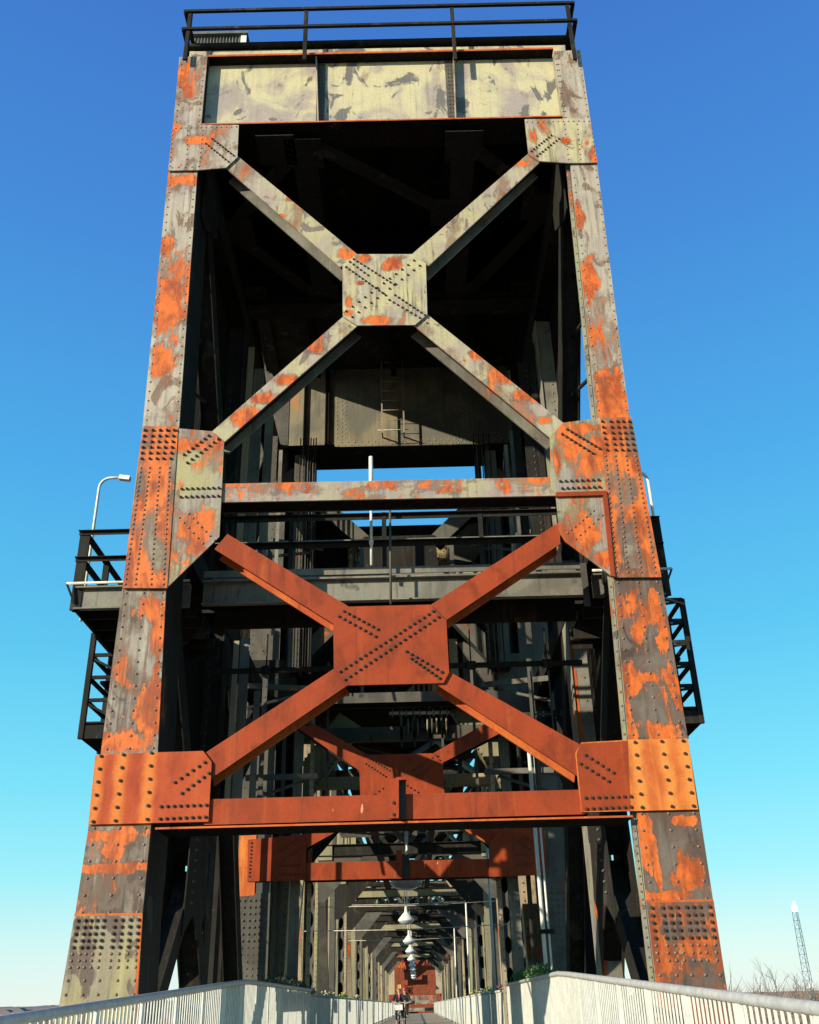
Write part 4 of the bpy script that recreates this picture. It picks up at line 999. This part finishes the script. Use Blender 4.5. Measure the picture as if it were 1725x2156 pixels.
for s in (-1, 1):
    xc = 3.35*s
    for k in range(NP):
        y = Y0+k*PAN; mb = MB(); m_ = cols_[(k+(2 if s > 0 else 0)) % len(cols_)]
        if k % 2 == 1:
            for q in (-1, 1):
                mb.box(xc+q*.28-.015, xc+q*.28+.015, y, y+.5, -1.6, ZT, m_)
                mb.box(xc+q*.28-(.09 if q > 0 else 0), xc+q*.28+(.09 if q < 0 else 0), y-.012, y, -1.6, ZT, m_)
            mb.box(xc-.26, xc-.16, y+.16, y+.18, -1.6, ZT, 'sage'); mb.box(xc+.16, xc+.26, y+.16, y+.18, -1.6, ZT, 'sage')
            zz = -1.4
            holed(mb, xc-.17, xc+.17, y+.165, -1.6, ZT, 'grey', .95, .12, .27); mb.box(xc-.26, xc+.26, y+.30, y+.32, -1.6, ZT, 'shadeblack')
        else:
            for q0, q1, mm in ((-.30,-.07,m_),(.07,.30,m_)): mb.box(xc+q0, xc+q1, y, y+.02, -1.6, ZT, mm)
            mb.box(xc-.28, xc+.28, y+.07, y+.09, -1.6, ZT, cols_[(k+5) % len(cols_)])
            for q in (-.30, .28): mb.box(xc+q, xc+q+.02, y+.02, y+.5, -1.6, ZT, 'dark')
        if k < 7:
            for q in (-.24, .24):
                for i in range(56): mb.knob((xc+q, y-(.012 if k % 2 else 0), -1+i*.16), (0,-1,0), .017, .016, 'rivetD')
        mb.build('post', span)
        if k < NP-1:
            mb = MB(); up = (k % 2 == 0)
            for off in (0,):
                ya, yb = y+.4, y+PAN-.2
                p_, q_ = ((xc, ya, -1.2), (xc, yb, ZT)) if up else ((xc, ya, ZT), (xc, yb, -1.2))
                mb.bar(p_, q_, .40, .30, cols_[(k+4) % len(cols_)], (1,0,0))
            mb.build('diagonal', span)
            mb = MB(); yh = y+PAN*.5                 # light hanger between the posts
            mb.box(xc-.16*1, xc+.16, yh, yh+.02, -1.6, ZT, cols_[(k+7) % len(cols_)]); mb.box(xc-.01, xc+.01, yh+.02, yh+.3, -1.6, ZT, 'dark')
            if s > 0 or k % 2 == 0: mb.build('hanger', span)
    mb = MB(); mb.box(xc-.3, xc+.3, 26, Y0+NP*PAN, ZT-.1, ZT+.6, 'dark'); mb.box(xc-.3, xc+.3, 24.8, Y0+NP*PAN, -2.2, -1.55, 'dark'); mb.build('chord', span)
for k in range(NP):
    y = Y0+k*PAN; mb = MB()
    zb_ = 4.7
    for z_, h in ((zb_,.34),(ZT-.3,.5)):
        mb.box(-3.1, 3.1, y, y+.02, z_, z_+h, 'dark' if k % 3 else 'sage'); mb.box(-3.1, 3.1, y-.12, y+.22, z_-.02, z_, 'dark'); mb.box(-3.1, 3.1, y-.12, y+.22, z_+h, z_+h+.02, 'dark')
    for s in (-1, 1):
        mb.prism([(3.07*s, y, zb_), (3.07*s, y, zb_-1.5), (2.85*s, y, zb_-1.5), (1.5*s, y, zb_)], (0, .02, 0), 'grey' if k % 3 == 1 else 'dark')
        mb.box(min(2.6*s,3.1*s), max(2.6*s,3.1*s), y-.06, y-.03, zb_-.15, zb_+.7, 'sage')
        mb.bar((0, y+.1, zb_+.3), (3.0*s, y+.1, ZT-.3), .2, .16, 'grey' if k % 2 else 'dark', (0,1,0)); 
        if k < NP-1: mb.bar((-3*s, y+.3, ZT), (3*s, y+PAN, ZT), .2, .2, 'dark', (0,0,1))
    mb.build('sway_frame', span)
# overhead gratings and stringers
mb = MB()
for k in range(NP-1):
    y = Y0+k*PAN
    for xx in (-1.2, .9): mb.box(xx-.12, xx+.12, y, y+PAN, 5.6, 5.9, 'dark')
    if k in (1, 2, 4, 6):
        for i in range(22): mb.box(-2.6, -.9, y+1+i*.16, y+1.05+i*.16, 5.95, 6.0, 'grey'); mb.box(.8, 2.4, y+3+i*.16, y+3.05+i*.16, 6.4, 6.45, 'grey')
    for z_ in (6.5, 7.2):
        mb.bar((-3, y+PAN*.5, z_), (3, y+PAN*.5, z_), .18, .16, 'dark', (0,1,0))
    mb.bar((-1.1,y,5.6), (1.1,y+PAN,8.6), .14, .14, 'grey', (1,0,0)); mb.bar((2.8,y,5.2), (1.0,y+PAN,8.8), .14, .14, 'tan', (1,0,0))
for k in range(6):
    y = Y0+k*PAN; mb.box(-2.7, 2.7, y+.6, y+PAN-1.0, 9.15, 9.25, 'shadeblack')  # dark panels added overhead to block the sky
mb.build('overhead_bracing', span)
for s in (-1, 1):
    mb = MB(); mb.bar((3.17*s, 25.0, -1.3), (3.17*s, 27.6, 9.3), .56, .45, 'tan', (1,0,0))
    for q in (-.22, .22):
        for i in range(50): mb.knob(Vector((3.17*s+q, 24.78, -1.2)).lerp(Vector((3.17*s+q, 27.36, 9.3)), i/49), (0,-1,.25), .022, .02, 'rivetD')
    mb.build('end_post', span)
# portal braces at the near end of the span
yE = 26.2
for a_, b_, c_, d_, mm in (((715,1500),(760,1530),(575,1690),(620,1715),'sage'), ((950,1495),(1000,1480),(1100,1715),(1150,1690),'sage')):
    mb = MB(); mb.prism([F(*a_, yE), F(*b_, yE), F(*d_, yE), F(*c_, yE)], (0, .5, 0), mm)
    p_, q_ = F(*a_, yE), F(*c_, yE); p2, q2 = F(*b_, yE), F(*d_, yE)
    for i in range(22):
        mb.knob(p_.lerp(q_, (i+.5)/22), (0,-1,0), .035, .03, 'rivetD'); mb.knob(p2.lerp(q2, (i+.5)/22), (0,-1,0), .035, .03, 'rivetD')
    mb.build('portal_brace', span)
mb = MB()
for y0_, za, zb2, mm in ((26.0,6.4,6.75,'grey'),(27.0,5.35,5.65,'tan'),(26.6,4.6,4.75,'grey')): mb.box(-3, 3, y0_, y0_+.3, za, zb2, mm)
for xx in (-2.2,-1.6,1.6,2.1): mb.box(xx-.06, xx+.06, 27.4, 27.5, 4.6, 6.4, 'grey')
mb.build('portal_strut', span)
# machinery house riding on the span
mh = empty('machinery_house', (0, 26.5, 7.4), 'shade-darkened machinery house inside the tower above the walkway railing', 'machinery house')
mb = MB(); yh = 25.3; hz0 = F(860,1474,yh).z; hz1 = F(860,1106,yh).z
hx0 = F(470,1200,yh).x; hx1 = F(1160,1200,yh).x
mb.box(hx0, hx1, yh, yh+3, hz0, hz1, 'shadeblack'); mb.build('wall', mh)
mb = MB(); ha = F(580,1100,yh-.4); hb = F(1095,1085,yh-.4)
mb.box(ha.x, F(700,1100,yh-.4).x, yh-.4, yh+2.5, hz1, F(640,1088,yh-.4).z, 'shadeblack'); mb.box(F(985,1085,yh-.4).x, hb.x, yh-.4, yh+2.5, hz1, F(1040,1082,yh-.4).z, 'shadeblack')
r = random.Random(5)
for i in range(46):
    px = r.uniform(600,690) if i % 2 else r.uniform(985,1075)
    p_ = F(px, 1092 if px < 800 else 1084, yh-.3); q_ = p_+Vector((r.gauss(0,.12), 0, r.uniform(.1,.42))); mb.tube([p_, (p_+q_)/2+Vector((r.gauss(0,.05),0,0)), q_], .018, 'shadeblack', 4)
mb.build('roof_debris', mh)
mb = MB(); yq = yh-.03
sheet(mb, [(1024,1289),(1113,1289),(1113,1376),(1035,1376)], yq, .02, 'grey')
sheet(mb, [(945,1345),(962,1345),(968,1450),(950,1450)], yq, .02, 'tan'); sheet(mb, [(975,1350),(1050,1400),(1050,1470),(975,1470)], yq, .02, 'grey')
for i in range(12): rv(mb, (1106,1295), (1108,1370), 10, yq, 'd') if i == 0 else None
sheet(mb, [(930,1130),(1010,1095),(1050,1095),(1000,1180),(930,1200)], yq, .02, 'grey')
rv(mb, (940,1160), (1000,1110), 8, yq, 'd'); rv(mb, (950,1172), (1000,1160), 6, yq, 'd')
mb.build('wall_plate', mh)
mb = MB(); yg = 26.0
for (xa_, ya2, xb2, yb2, rr_, mm) in ((820,1502,948,1500,.05,'white'),(855,1530,945,1528,.10,'grey'),(700,1478,800,1476,.06,'grey'),(980,1470,1060,1468,.05,'tan')):
    mb.tube([F(xa_,ya2,yg), F(xb2,yb2,yg)], rr_, mm, 10)
    a_, b_ = F(xa_,ya2,yg), F(xb2,yb2,yg)
    for i in range(9): c_ = a_.lerp(b_, (i+.5)/9); mb.tube([c_-Vector((.02,0,0)), c_+Vector((.02,0,0))], rr_*2.2, 'grey' if i % 2 else 'tan', 10)
for px_ in (845, 872, 905, 930): c_ = F(px_, 1500, yg); mb.box(c_.x-.03, c_.x+.03, yg, yg+.05, F(px_,1572,yg).z, F(px_,1484,yg).z, 'grey')
mb.build('drive_shaft', mh)
M['gold'] = steel('flaked_drum_paint', (.55,.45,.22), (.25,.18,.08), (.07,.05,.03), .5, th=.66, streak=.8, seed=23, sc=4)
for px, w1, y0_, y1_ in ((762,.20,1150,1216),(741,.11,1150,1216)):
    p_ = F(px, y1_, 24.6); q_ = F(px, y0_, 24.6); mb = MB(); mb.tube([p_, q_], w1, 'gold', 14); mb.build('drum', mh)
p_ = F(925,1193,24.6); q_ = F(925,1148,24.6); mb = MB(); mb.tube([p_, q_], .42, 'gold', 20); mb.build('drum', mh)
# dark counterweight towers at either side behind the rear columns
for s, lab in ((-1, 'black counterweight casing behind the left rear column'), (1, 'black counterweight casing behind the right rear column')):
    e = empty('counterweight', (3.6*s, 24.8, 4.5), lab, 'counterweight', 'counterweights behind the rear columns')
    mb = MB(); xa, xb_ = sorted((2.75*s, 4.95*s)); mb.box(xa, xb_, 24.3, 26.5, 3.4, 18.6, 'shadeblack'); xe_, xf_ = sorted((4.96*s, (6.3 if s < 0 else 5.5)*s)); mb.box(xe_, xf_, 24.6, 26.0, 9.5, 18.2, 'shadeblack'); xc_, xd_ = sorted((3.65*s, 4.95*s)); mb.box(xc_, xd_, 24.32, 26.4, -2.0, 3.4, 'shadeblack'); mb.build('casing', e)
    mb = MB()
    for i in range(8): mb.box(xa, xb_, 24.26, 24.29, 4.0+i*1.8, 4.12+i*1.8, 'dark')
    mb.build('stiffener', e)
M['rustfar'] = rustplate('far_dark_rust', (.24,.050,.016), (.15,.035,.014), (.32,.09,.03), 7, .5)
# far rusty span and portal
rust = empty('rusty_portal', (0, 134, -1), 'far orange rusty portal with lattice bracing at the end of the boardwalk', 'portal')
yP = 134.0
for s in (-1, 1):
    mb = MB(); mb.box(min(3.0*s,3.7*s), max(3.0*s,3.7*s), yP, yP+1, -1.2, 11, 'rustfar'); mb.box(min(2.55*s,3.3*s), max(2.55*s,3.3*s), yP-.6, yP-.5, 1.2, 5.4, 'tan'); mb.prism([(2.95*s,yP,9),(2.95*s,yP,3.5),(1.0*s,yP,6.5),(1.0*s,yP,9)], (0,.2,0), 'shadeblack'); mb.build('leg', rust)
def lattice(mb, x0, x1, y, z0, z1, n, m_, t=.1):
    for z_ in (z0, z1): mb.box(x0, x1, y, y+.2, z_-t, z_+t, m_)
    for i in range(n):
        xa, xb_ = x0+(x1-x0)*i/n, x0+(x1-x0)*(i+1)/n
        mb.bar((xa,y+.1,z0), (xb_,y+.1,z1), .08, t, m_, (0,1,0)); mb.bar((xa,y+.1,z1), (xb_,y+.1,z0), .08, t, m_, (0,1,0))
mb = MB(); lattice(mb, -3, 3, yP+8, 1.2, 2.2, 8, 'rustfar', .08)
lattice(mb, -3, 3, yP+2, 6.6, 8.2, 6, 'rustfar', .1)
mb.prism([(-1.6,yP+3,3.9),(0,yP+3,4.9),(1.6,yP+3,3.9),(0,yP+3,2.9)], (0,.1,0), 'rustfar')
mb.box(.9, 3.2, yP+3.2, yP+3.4, 2.3, 3.4, 'rustfar'); mb.box(-3.2, 3.2, yP+3.5, yP+3.7, 2.3, 2.9, 'rustfar')
for s in (-1,1):
    mb.bar((0,yP+3,3.9),(3.1*s,yP+3,7.5),.3,.5,'rustfar',(0,1,0))
    for k in range(5): mb.bar((s*(1.2+.4*k),yP+5,4.2),(s*(1.6+.4*k),yP+5,6.0),.1,.12,'edge',(0,1,0)); mb.bar((s*(1.6+.4*k),yP+5,4.2),(s*(1.2+.4*k),yP+5,6.0),.1,.12,'edge',(0,1,0))
mb.build('lattice_bracing', rust)
mb = MB()
for k in range(7): mb.box(-3.4, 3.4, yP+9+k*2, yP+9.4+k*2, -2.6+k*.45, -2.25+k*.45+.1, 'rustfar' if k % 2 else 'brown')
mb.box(-3.4, 3.4, yP+24, yP+24.3, -3, 1.4, 'brown'); mb.box(-3.4, 3.4, yP+24.4, yP+24.6, 1.2, 6.2, 'rustfar'); mb.box(-3.4,3.4,yP+30,yP+30.3,7.2,8.4,'rustfar'); mb.box(-1.8,-1.2,yP+20,yP+20.3,-2,1.0,'red'); mb.build('end_wall', rust)
for k in range(3):
    mb = MB()
    for s in (-1, 1): mb.box(min(3.0*s,3.7*s), max(3.0*s,3.7*s), yP+12+k*10, yP+12.5+k*10, -1, 9, 'rustfar')
    mb.box(-3.1,3.1,yP+12+k*10,yP+12.3+k*10,5.2+k*.5,6.2,'rustfar'); mb.build('far_frame', rust)

# pipes on the right, seen through the tower
mb = MB()
zpt = F(1130,1555,20.9).z
for dx, rr, mm in ((0,.04,'white'), (.11,.022,'white')): mb.tube([(2.78+dx, 20.9, -1.0), (2.78+dx, 20.9, zpt)], rr, mm, 10)
for z_ in (1.2, 3.6): mb.box(2.7, 3.0, 20.84, 20.98, z_, z_+.08, 'dark')
tag(mb.build('conduit_pair'), 'pair of upright white conduits inside the right rear of the tower', 'pipes')
for x_, y_, z_, lab in ((2.42,30.0,5.0,'thin white upright pipe right of the pendant lamps, nearest of three'), (2.42,44.5,5.0,'thin white upright pipe, middle of three on the right'), (2.42,59.3,5.0,'thin white upright pipe, farthest of three on the right')):
    mb = MB(); mb.tube([(x_, y_, -.95), (x_, y_, z_)], .035, 'white', 8); mb.tube([(x_, y_, z_-.06), (x_, y_, z_)], .06, 'dark', 8); tag(mb.build('upright_pipe'), lab, 'pipe', 'white pipes along the right side')
# wires across the span
for i, (y_, z_, lab) in enumerate(((31.5,2.05,'thin pale wire across the walkway, lowest in view'), (36,3.1,'thin pale wire across the walkway at lamp height'), (52,2.9,'thin pale wire across the walkway behind the second lamp'), (47,4.1,'thin pale wire above the nearest white lamp'))):
    mb = MB(); mb.tube([(-3.1, y_, z_), (0, y_, z_-.03), (3.1, y_, z_+.05)], .012, 'pipe', 4); tag(mb.build('wire'), lab, 'wire', 'wires across the walkway')
# pendant lamps
ordn = ['dark bowl lamp just under the second orange strut, nearest of the hanging lamps', 'white bell lamp second in the hanging row, largest white one', 'white bell lamp third in the hanging row', 'white bell lamp fourth in the hanging row', 'white bell lamp fifth in the hanging row', 'white bell lamp sixth in the hanging row',
        'white bell lamp seventh in the hanging row', 'white bell lamp eighth in the hanging row', 'white bell lamp ninth in the hanging row', 'white bell lamp farthest in the hanging row']
proto = None
for i, y_ in enumerate((27.4,41.2,55.4,66,78,90,101,112,122,131)):
    zc = 3.02 if i else 2.95; x_ = -.12 if i else .03; H = 2.5
    e = empty('pendant_lamp', (x_, y_, zc), ordn[i], 'pendant lamp', 'pendant lamps over the boardwalk')
    kk = 1.25 if i == 0 else 1.0
    mb = MB(); mb.lathe([(.03,.42),(.05,.36),(.07,.26),(.14,.2),(.24,.08),(.31*1,0),(.32,-.05),(.29,-.07)] if i else [(.03,.3),(.1,.24),(.3,.12),(.42,0),(.43,-.05),(.40,-.08)], (x_, y_, zc), 'white' if i else 'galvtop', 24); mb.build('lamp_shade', e, fix=False)
    mb = MB(); mb.lathe([(.29,-.06),(.27,-.12),(.16,-.18),(0,-.2)] if i else [(.41,-.06),(.38,-.13),(.22,-.2),(0,-.23)], (x_, y_, zc), 'glass', 24); mb.build('glass_bowl', e, fix=False)
    mb = MB()
    for dx in ((0,) if i == 0 else (-.045, .045)): mb.tube([(x_+dx, y_, zc+.3), (x_+dx, y_, zc+H)], .016 if i else .02, 'white', 8)
    if i: mb.tube([(x_, y_, zc+.3), (x_, y_, zc+.5)], .05, 'white', 8)
    mb.build('stem', e)
    mb = MB(); mb.tube([(x_, y_, zc+H), (x_, y_, zc+H+.1)], .09, 'dark', 8); mb.bar((-3.0, y_+.12, zc+H+.08), (3.0, y_+.12, zc+H+.08), .05, .05, 'dark'); mb.build('mount', e)
# looped conduit above the nearest lamp
mb = MB(); yk = 25.2
def Q(px, py): return F(px, py, yk)
mb.tube([Q(720,1746),Q(850,1744),Q(960,1742)], .022, 'pipe', 6)
mb.tube([Q(788,1728),Q(789,1742),Q(796,1748),Q(838,1748),Q(846,1743),Q(847,1730)], .016, 'pipe', 6)
mb.tube([Q(857,1720),Q(857,1790),Q(855,1800)], .03, 'white', 8)
tag(mb.build('conduit_loop'), 'looped cream conduit hanging between the two orange struts', 'conduit')

# ================================================================== cyclists
SK = plain('skin', (.55,.32,.22), (.5,.28,.19), .5, sc=8, bump=0); M['skin'] = SK
M['blond'] = plain('blond_hair', (.62,.42,.16), (.5,.3,.1), .6, sc=30); M['jacket'] = plain('black_jacket', (.02,.02,.022), None, .8); M['pink'] = plain('pink_shirt', (.75,.05,.25), None, .8)
M['trouser'] = plain('dark_trousers', (.025,.025,.03), None, .85); M['shades'] = plain('sunglasses', (.01,.01,.01), None, .1, bump=0); M['redcap'] = plain('red_helmet', (.55,.03,.03), None, .4); M['shoe'] = plain('pale_shoe', (.55,.5,.4), None, .7)
M['basket'] = plain('white_basket', (.75,.72,.65), None, .6); M['tyre'] = plain('rubber_tyre', (.02,.02,.02), None, .8)
def skinned(name, joints, edges, mname, parent, sub=2):
    me = bpy.data.meshes.new(name); me.from_pydata([Vector(j[0]) for j in joints], edges, []); me.materials.append(M[mname])
    o = bpy.data.objects.new(name, me); COL.objects.link(o); o.parent = parent
    sk = o.modifiers.new('skin', 'SKIN'); sk.use_smooth_shade = True
    lay = me.skin_vertices[0].data if me.skin_vertices else None
    if lay is None:
        bm = bmesh.new(); bm.from_mesh(me); bm.verts.layers.skin.verify(); bm.to_mesh(me); bm.free(); lay = me.skin_vertices[0].data
    for i, j in enumerate(joints):
        rr = j[1] if isinstance(j[1], tuple) else (j[1], j[1]); lay[i].radius = rr; lay[i].use_root = (i == 0)
    ss = o.modifiers.new('sub', 'SUBSURF'); ss.levels = sub; ss.render_levels = sub
    return o
def rider(loc, label, kind):
    e = empty('person', loc, label, 'person'); 
    # one continuous body: pelvis, torso, neck, head, arms to the grips, legs to the pedals
    J = [((0,.08,.97),.13), ((0,.02,1.15),.12), ((0,-.04,1.34),(.15,.10)), ((0,-.06,1.44),.06), ((0,-.07,1.50),.052), ((0,-.085,1.56),.075), ((0,-.08,1.64),.092), ((0,-.07,1.71),.06)]
    E_ = [(0,1),(1,2),(2,3),(3,4),(4,5),(5,6),(6,7)]
    for s in (-1, 1):
        k = len(J); J += [((.17*s,-.05,1.39),.055), ((.25*s,-.16,1.20),.043), ((.29*s,-.38,1.10),.032), ((.29*s,-.44,1.09),.03)]
        E_ += [(2,k),(k,k+1),(k+1,k+2),(k+2,k+3)]
        kn = (.13*s,-.34,.84) if s > 0 else (.13*s,-.26,.66); an = (.12*s,-.16,.46) if s > 0 else (.12*s,-.20,.26)
        k = len(J); J += [((.09*s,.04,.95),.088), (kn,.058), (an,.036), ((an[0],an[1]-.12,an[2]-.04),.03)]
        E_ += [(0,k),(k,k+1),(k+1,k+2),(k+2,k+3)]
    body = skinned('body', J, E_, 'skin', e)
    # fingers curled over the grips
    mb = MB()
    for s in (-1, 1):
        for f_ in range(4):
            x0 = (.265+.02*f_)*s; mb.tube([(x0,-.46,1.11),(x0,-.50,1.105),(x0,-.505,1.08),(x0,-.48,1.068)], [.010,.0095,.009,.007], 'skin', 6)
        mb.tube([(.255*s,-.44,1.09),(.25*s,-.47,1.07),(.26*s,-.49,1.066)], [.011,.010,.008], 'skin', 6)
    # nose, lips, ears
    mb.add([(-.014,-.168,1.595),(.014,-.168,1.595),(0,-.195,1.598),(0,-.172,1.635)], [(0,1,2),(0,2,3),(1,3,2)], 'skin')
    mb.box(-.024,.024,-.168,-.160,1.566,1.576,'pink')
    for s in (-1, 1): mb.tube([(.088*s,-.07,1.60),(.095*s,-.065,1.63)], .014, 'skin', 6)
    o = mb.build('face_and_fingers', None); o.parent = e
    # jacket, open over the shirt
    Jk = [((0,.06,1.02),(.15,.12)), ((0,.02,1.16),(.16,.12)), ((0,-.03,1.33),(.19,.12)), ((0,-.05,1.42),(.10,.08))]; Ek = [(0,1),(1,2),(2,3)]
    for s in (-1, 1):
        k = len(Jk); Jk += [((.18*s,-.05,1.385),.072), ((.26*s,-.16,1.20),.06), ((.29*s,-.34,1.11),.048)]; Ek += [(2,k),(k,k+1),(k+1,k+2)]
    skinned('jacket', Jk, Ek, 'jacket', e)
    if kind == 0:
        mb = MB(); mb.prism([(-.055,-.165,1.40),(.055,-.165,1.40),(0,-.175,1.18)], (0,.03,0), 'pink'); mb.prism([(-.04,-.17,1.44),(.04,-.17,1.44),(0,-.178,1.36)], (0,.03,0), 'skin'); o = mb.build('shirt'); o.parent = e
    Jt = [((0,.08,.98),.15)]; Et = []
    for s in (-1, 1):
        kn = (.13*s,-.34,.84) if s > 0 else (.13*s,-.26,.66); an = (.12*s,-.17,.50) if s > 0 else (.12*s,-.20,.31)
        k = len(Jt); Jt += [((.09*s,.04,.95),.105), (kn,.074), (an,.052)]; Et += [(0,k),(k,k+1),(k+1,k+2)]
    skinned('trousers', Jt, Et, 'trouser', e)
    mb = MB()
    for s in (-1, 1):
        an = (.12*s,-.16,.44) if s > 0 else (.12*s,-.20,.24); mb.tube([(an[0],an[1]+.05,an[2]-.03),(an[0],an[1]-.06,an[2]-.05),(an[0],an[1]-.17,an[2]-.07)], [.035,.045,.03], 'shoe', 8)
    o = mb.build('shoe'); o.parent = e
    mb = MB(); mb.box(-.075,-.008,-.176,-.168,1.628,1.66,'shades'); mb.box(.008,.075,-.176,-.168,1.628,1.66,'shades'); mb.box(-.08,.08,-.172,-.166,1.65,1.658,'shades'); o = mb.build('sunglasses'); o.parent = e
    if kind == 0:
        Jh = [((0,-.05,1.70),.095), ((0,.0,1.62),.095), ((-.07,.0,1.54),.05), ((.07,0,1.54),.05), ((0,-.10,1.725),.05)]
        skinned('hair', Jh, [(0,1),(1,2),(1,3),(0,4)], 'blond', e)
    else:
        mb = MB(); mb.lathe([(.125,1.66),(.125,1.70),(.10,1.76),(.05,1.80),(0,1.81)], (0,-.06,0), 'redcap', 14); o = mb.build('helmet'); o.parent = e
    return e
def bicycle(loc, label, basket):
    b_ = empty('bicycle', loc, label, 'bicycle')
    def torus(cy, cz, rr, r2, m_, mb):
        pts = [(0, cy+rr*math.cos(2*math.pi*i/28), cz+rr*math.sin(2*math.pi*i/28)) for i in range(29)]; mb.tube(pts, r2, m_, 6, False)
    for cy in (-.60, .50):
        mb = MB(); torus(cy, .34, .32, .024, 'tyre', mb)
        for i in range(12):
            a = 2*math.pi*i/12; mb.tube([(0,cy,.34),(0,cy+.31*math.cos(a),.34+.31*math.sin(a))], .003, 'galv', 3)
        mb.tube([(-.06,cy,.34),(.06,cy,.34)], .02, 'galv', 8); torus(cy, .34, .30, .008, 'galv', mb)
        o = mb.build('wheel'); o.parent = b_
    mb = MB(); W_ = 'white' if basket else 'black'
    for p_, q_ in (((0,-.45,.86),(0,.0,.35)), ((0,-.44,.80),(0,.14,.62)), ((0,.0,.33),(0,.18,.90)), ((0,0,.33),(0,.50,.34)), ((0,.16,.72),(0,.50,.34))): mb.tube([p_, q_], .02, W_, 8)
    for s in (-1, 1): mb.tube([(.03*s,-.47,.74),(.05*s,-.52,.60),(.05*s,-.60,.34)], .013, W_, 6)
    o = mb.build('frame'); o.parent = b_
    mb = MB(); mb.tube([(0,-.45,.86),(0,-.43,1.02)], .016, 'galv', 8); mb.tube([(-.33,-.44,1.07),(-.24,-.48,1.08),(0,-.44,1.03),(.24,-.48,1.08),(.33,-.44,1.07)], .013, 'galv', 8); o = mb.build('handlebar'); o.parent = b_
    mb = MB(); mb.lathe([(.0,.93),(.09,.925),(.10,.90),(.05,.87)], (0,.16,0), 'black', 12); o = mb.build('saddle'); o.parent = b_
    mb = MB(); mb.tube([(-.17,0,.33),(-.02,0,.33)], .012, 'galv', 6); mb.tube([(.02,0,.33),(.17,0,.33)], .012, 'galv', 6); mb.tube([(.03,0,.33),(.06,-.12,.42)], .012, 'galv', 6); mb.tube([(-.03,0,.33),(-.06,-.14,.22)], .012, 'galv', 6)
    mb.box(.06,.17,-.17,-.08,.395,.42,'black'); mb.box(-.17,-.06,-.19,-.10,.195,.22,'black'); o = mb.build('crank'); o.parent = b_
    if basket:
        mb = MB(); mb.box(-.17,.17,-.80,-.52,.76,.78,'basket'); 
        for q in ((-.17,-.155,-.80,-.52),(.155,.17,-.80,-.52),(-.155,.155,-.80,-.785),(-.155,.155,-.535,-.52)): mb.box(q[0],q[1],q[2],q[3],.78,.99,'basket')
        o = mb.build('basket'); o.parent = b_
# the children above are modelled about their own origin
rider((-.62, 51.0, -.95), 'blond woman in black jacket and pink top cycling toward the viewer', 0)
bicycle((-.62, 51.0, -.95), 'white bicycle with a white front basket under the blond rider', True)
rider((-.40, 55.5, -.95), 'person in dark clothes and red helmet cycling half hidden behind the blond woman', 1)
bicycle((-.40, 55.5, -.95), 'dark bicycle of the second rider behind the blond woman', False)
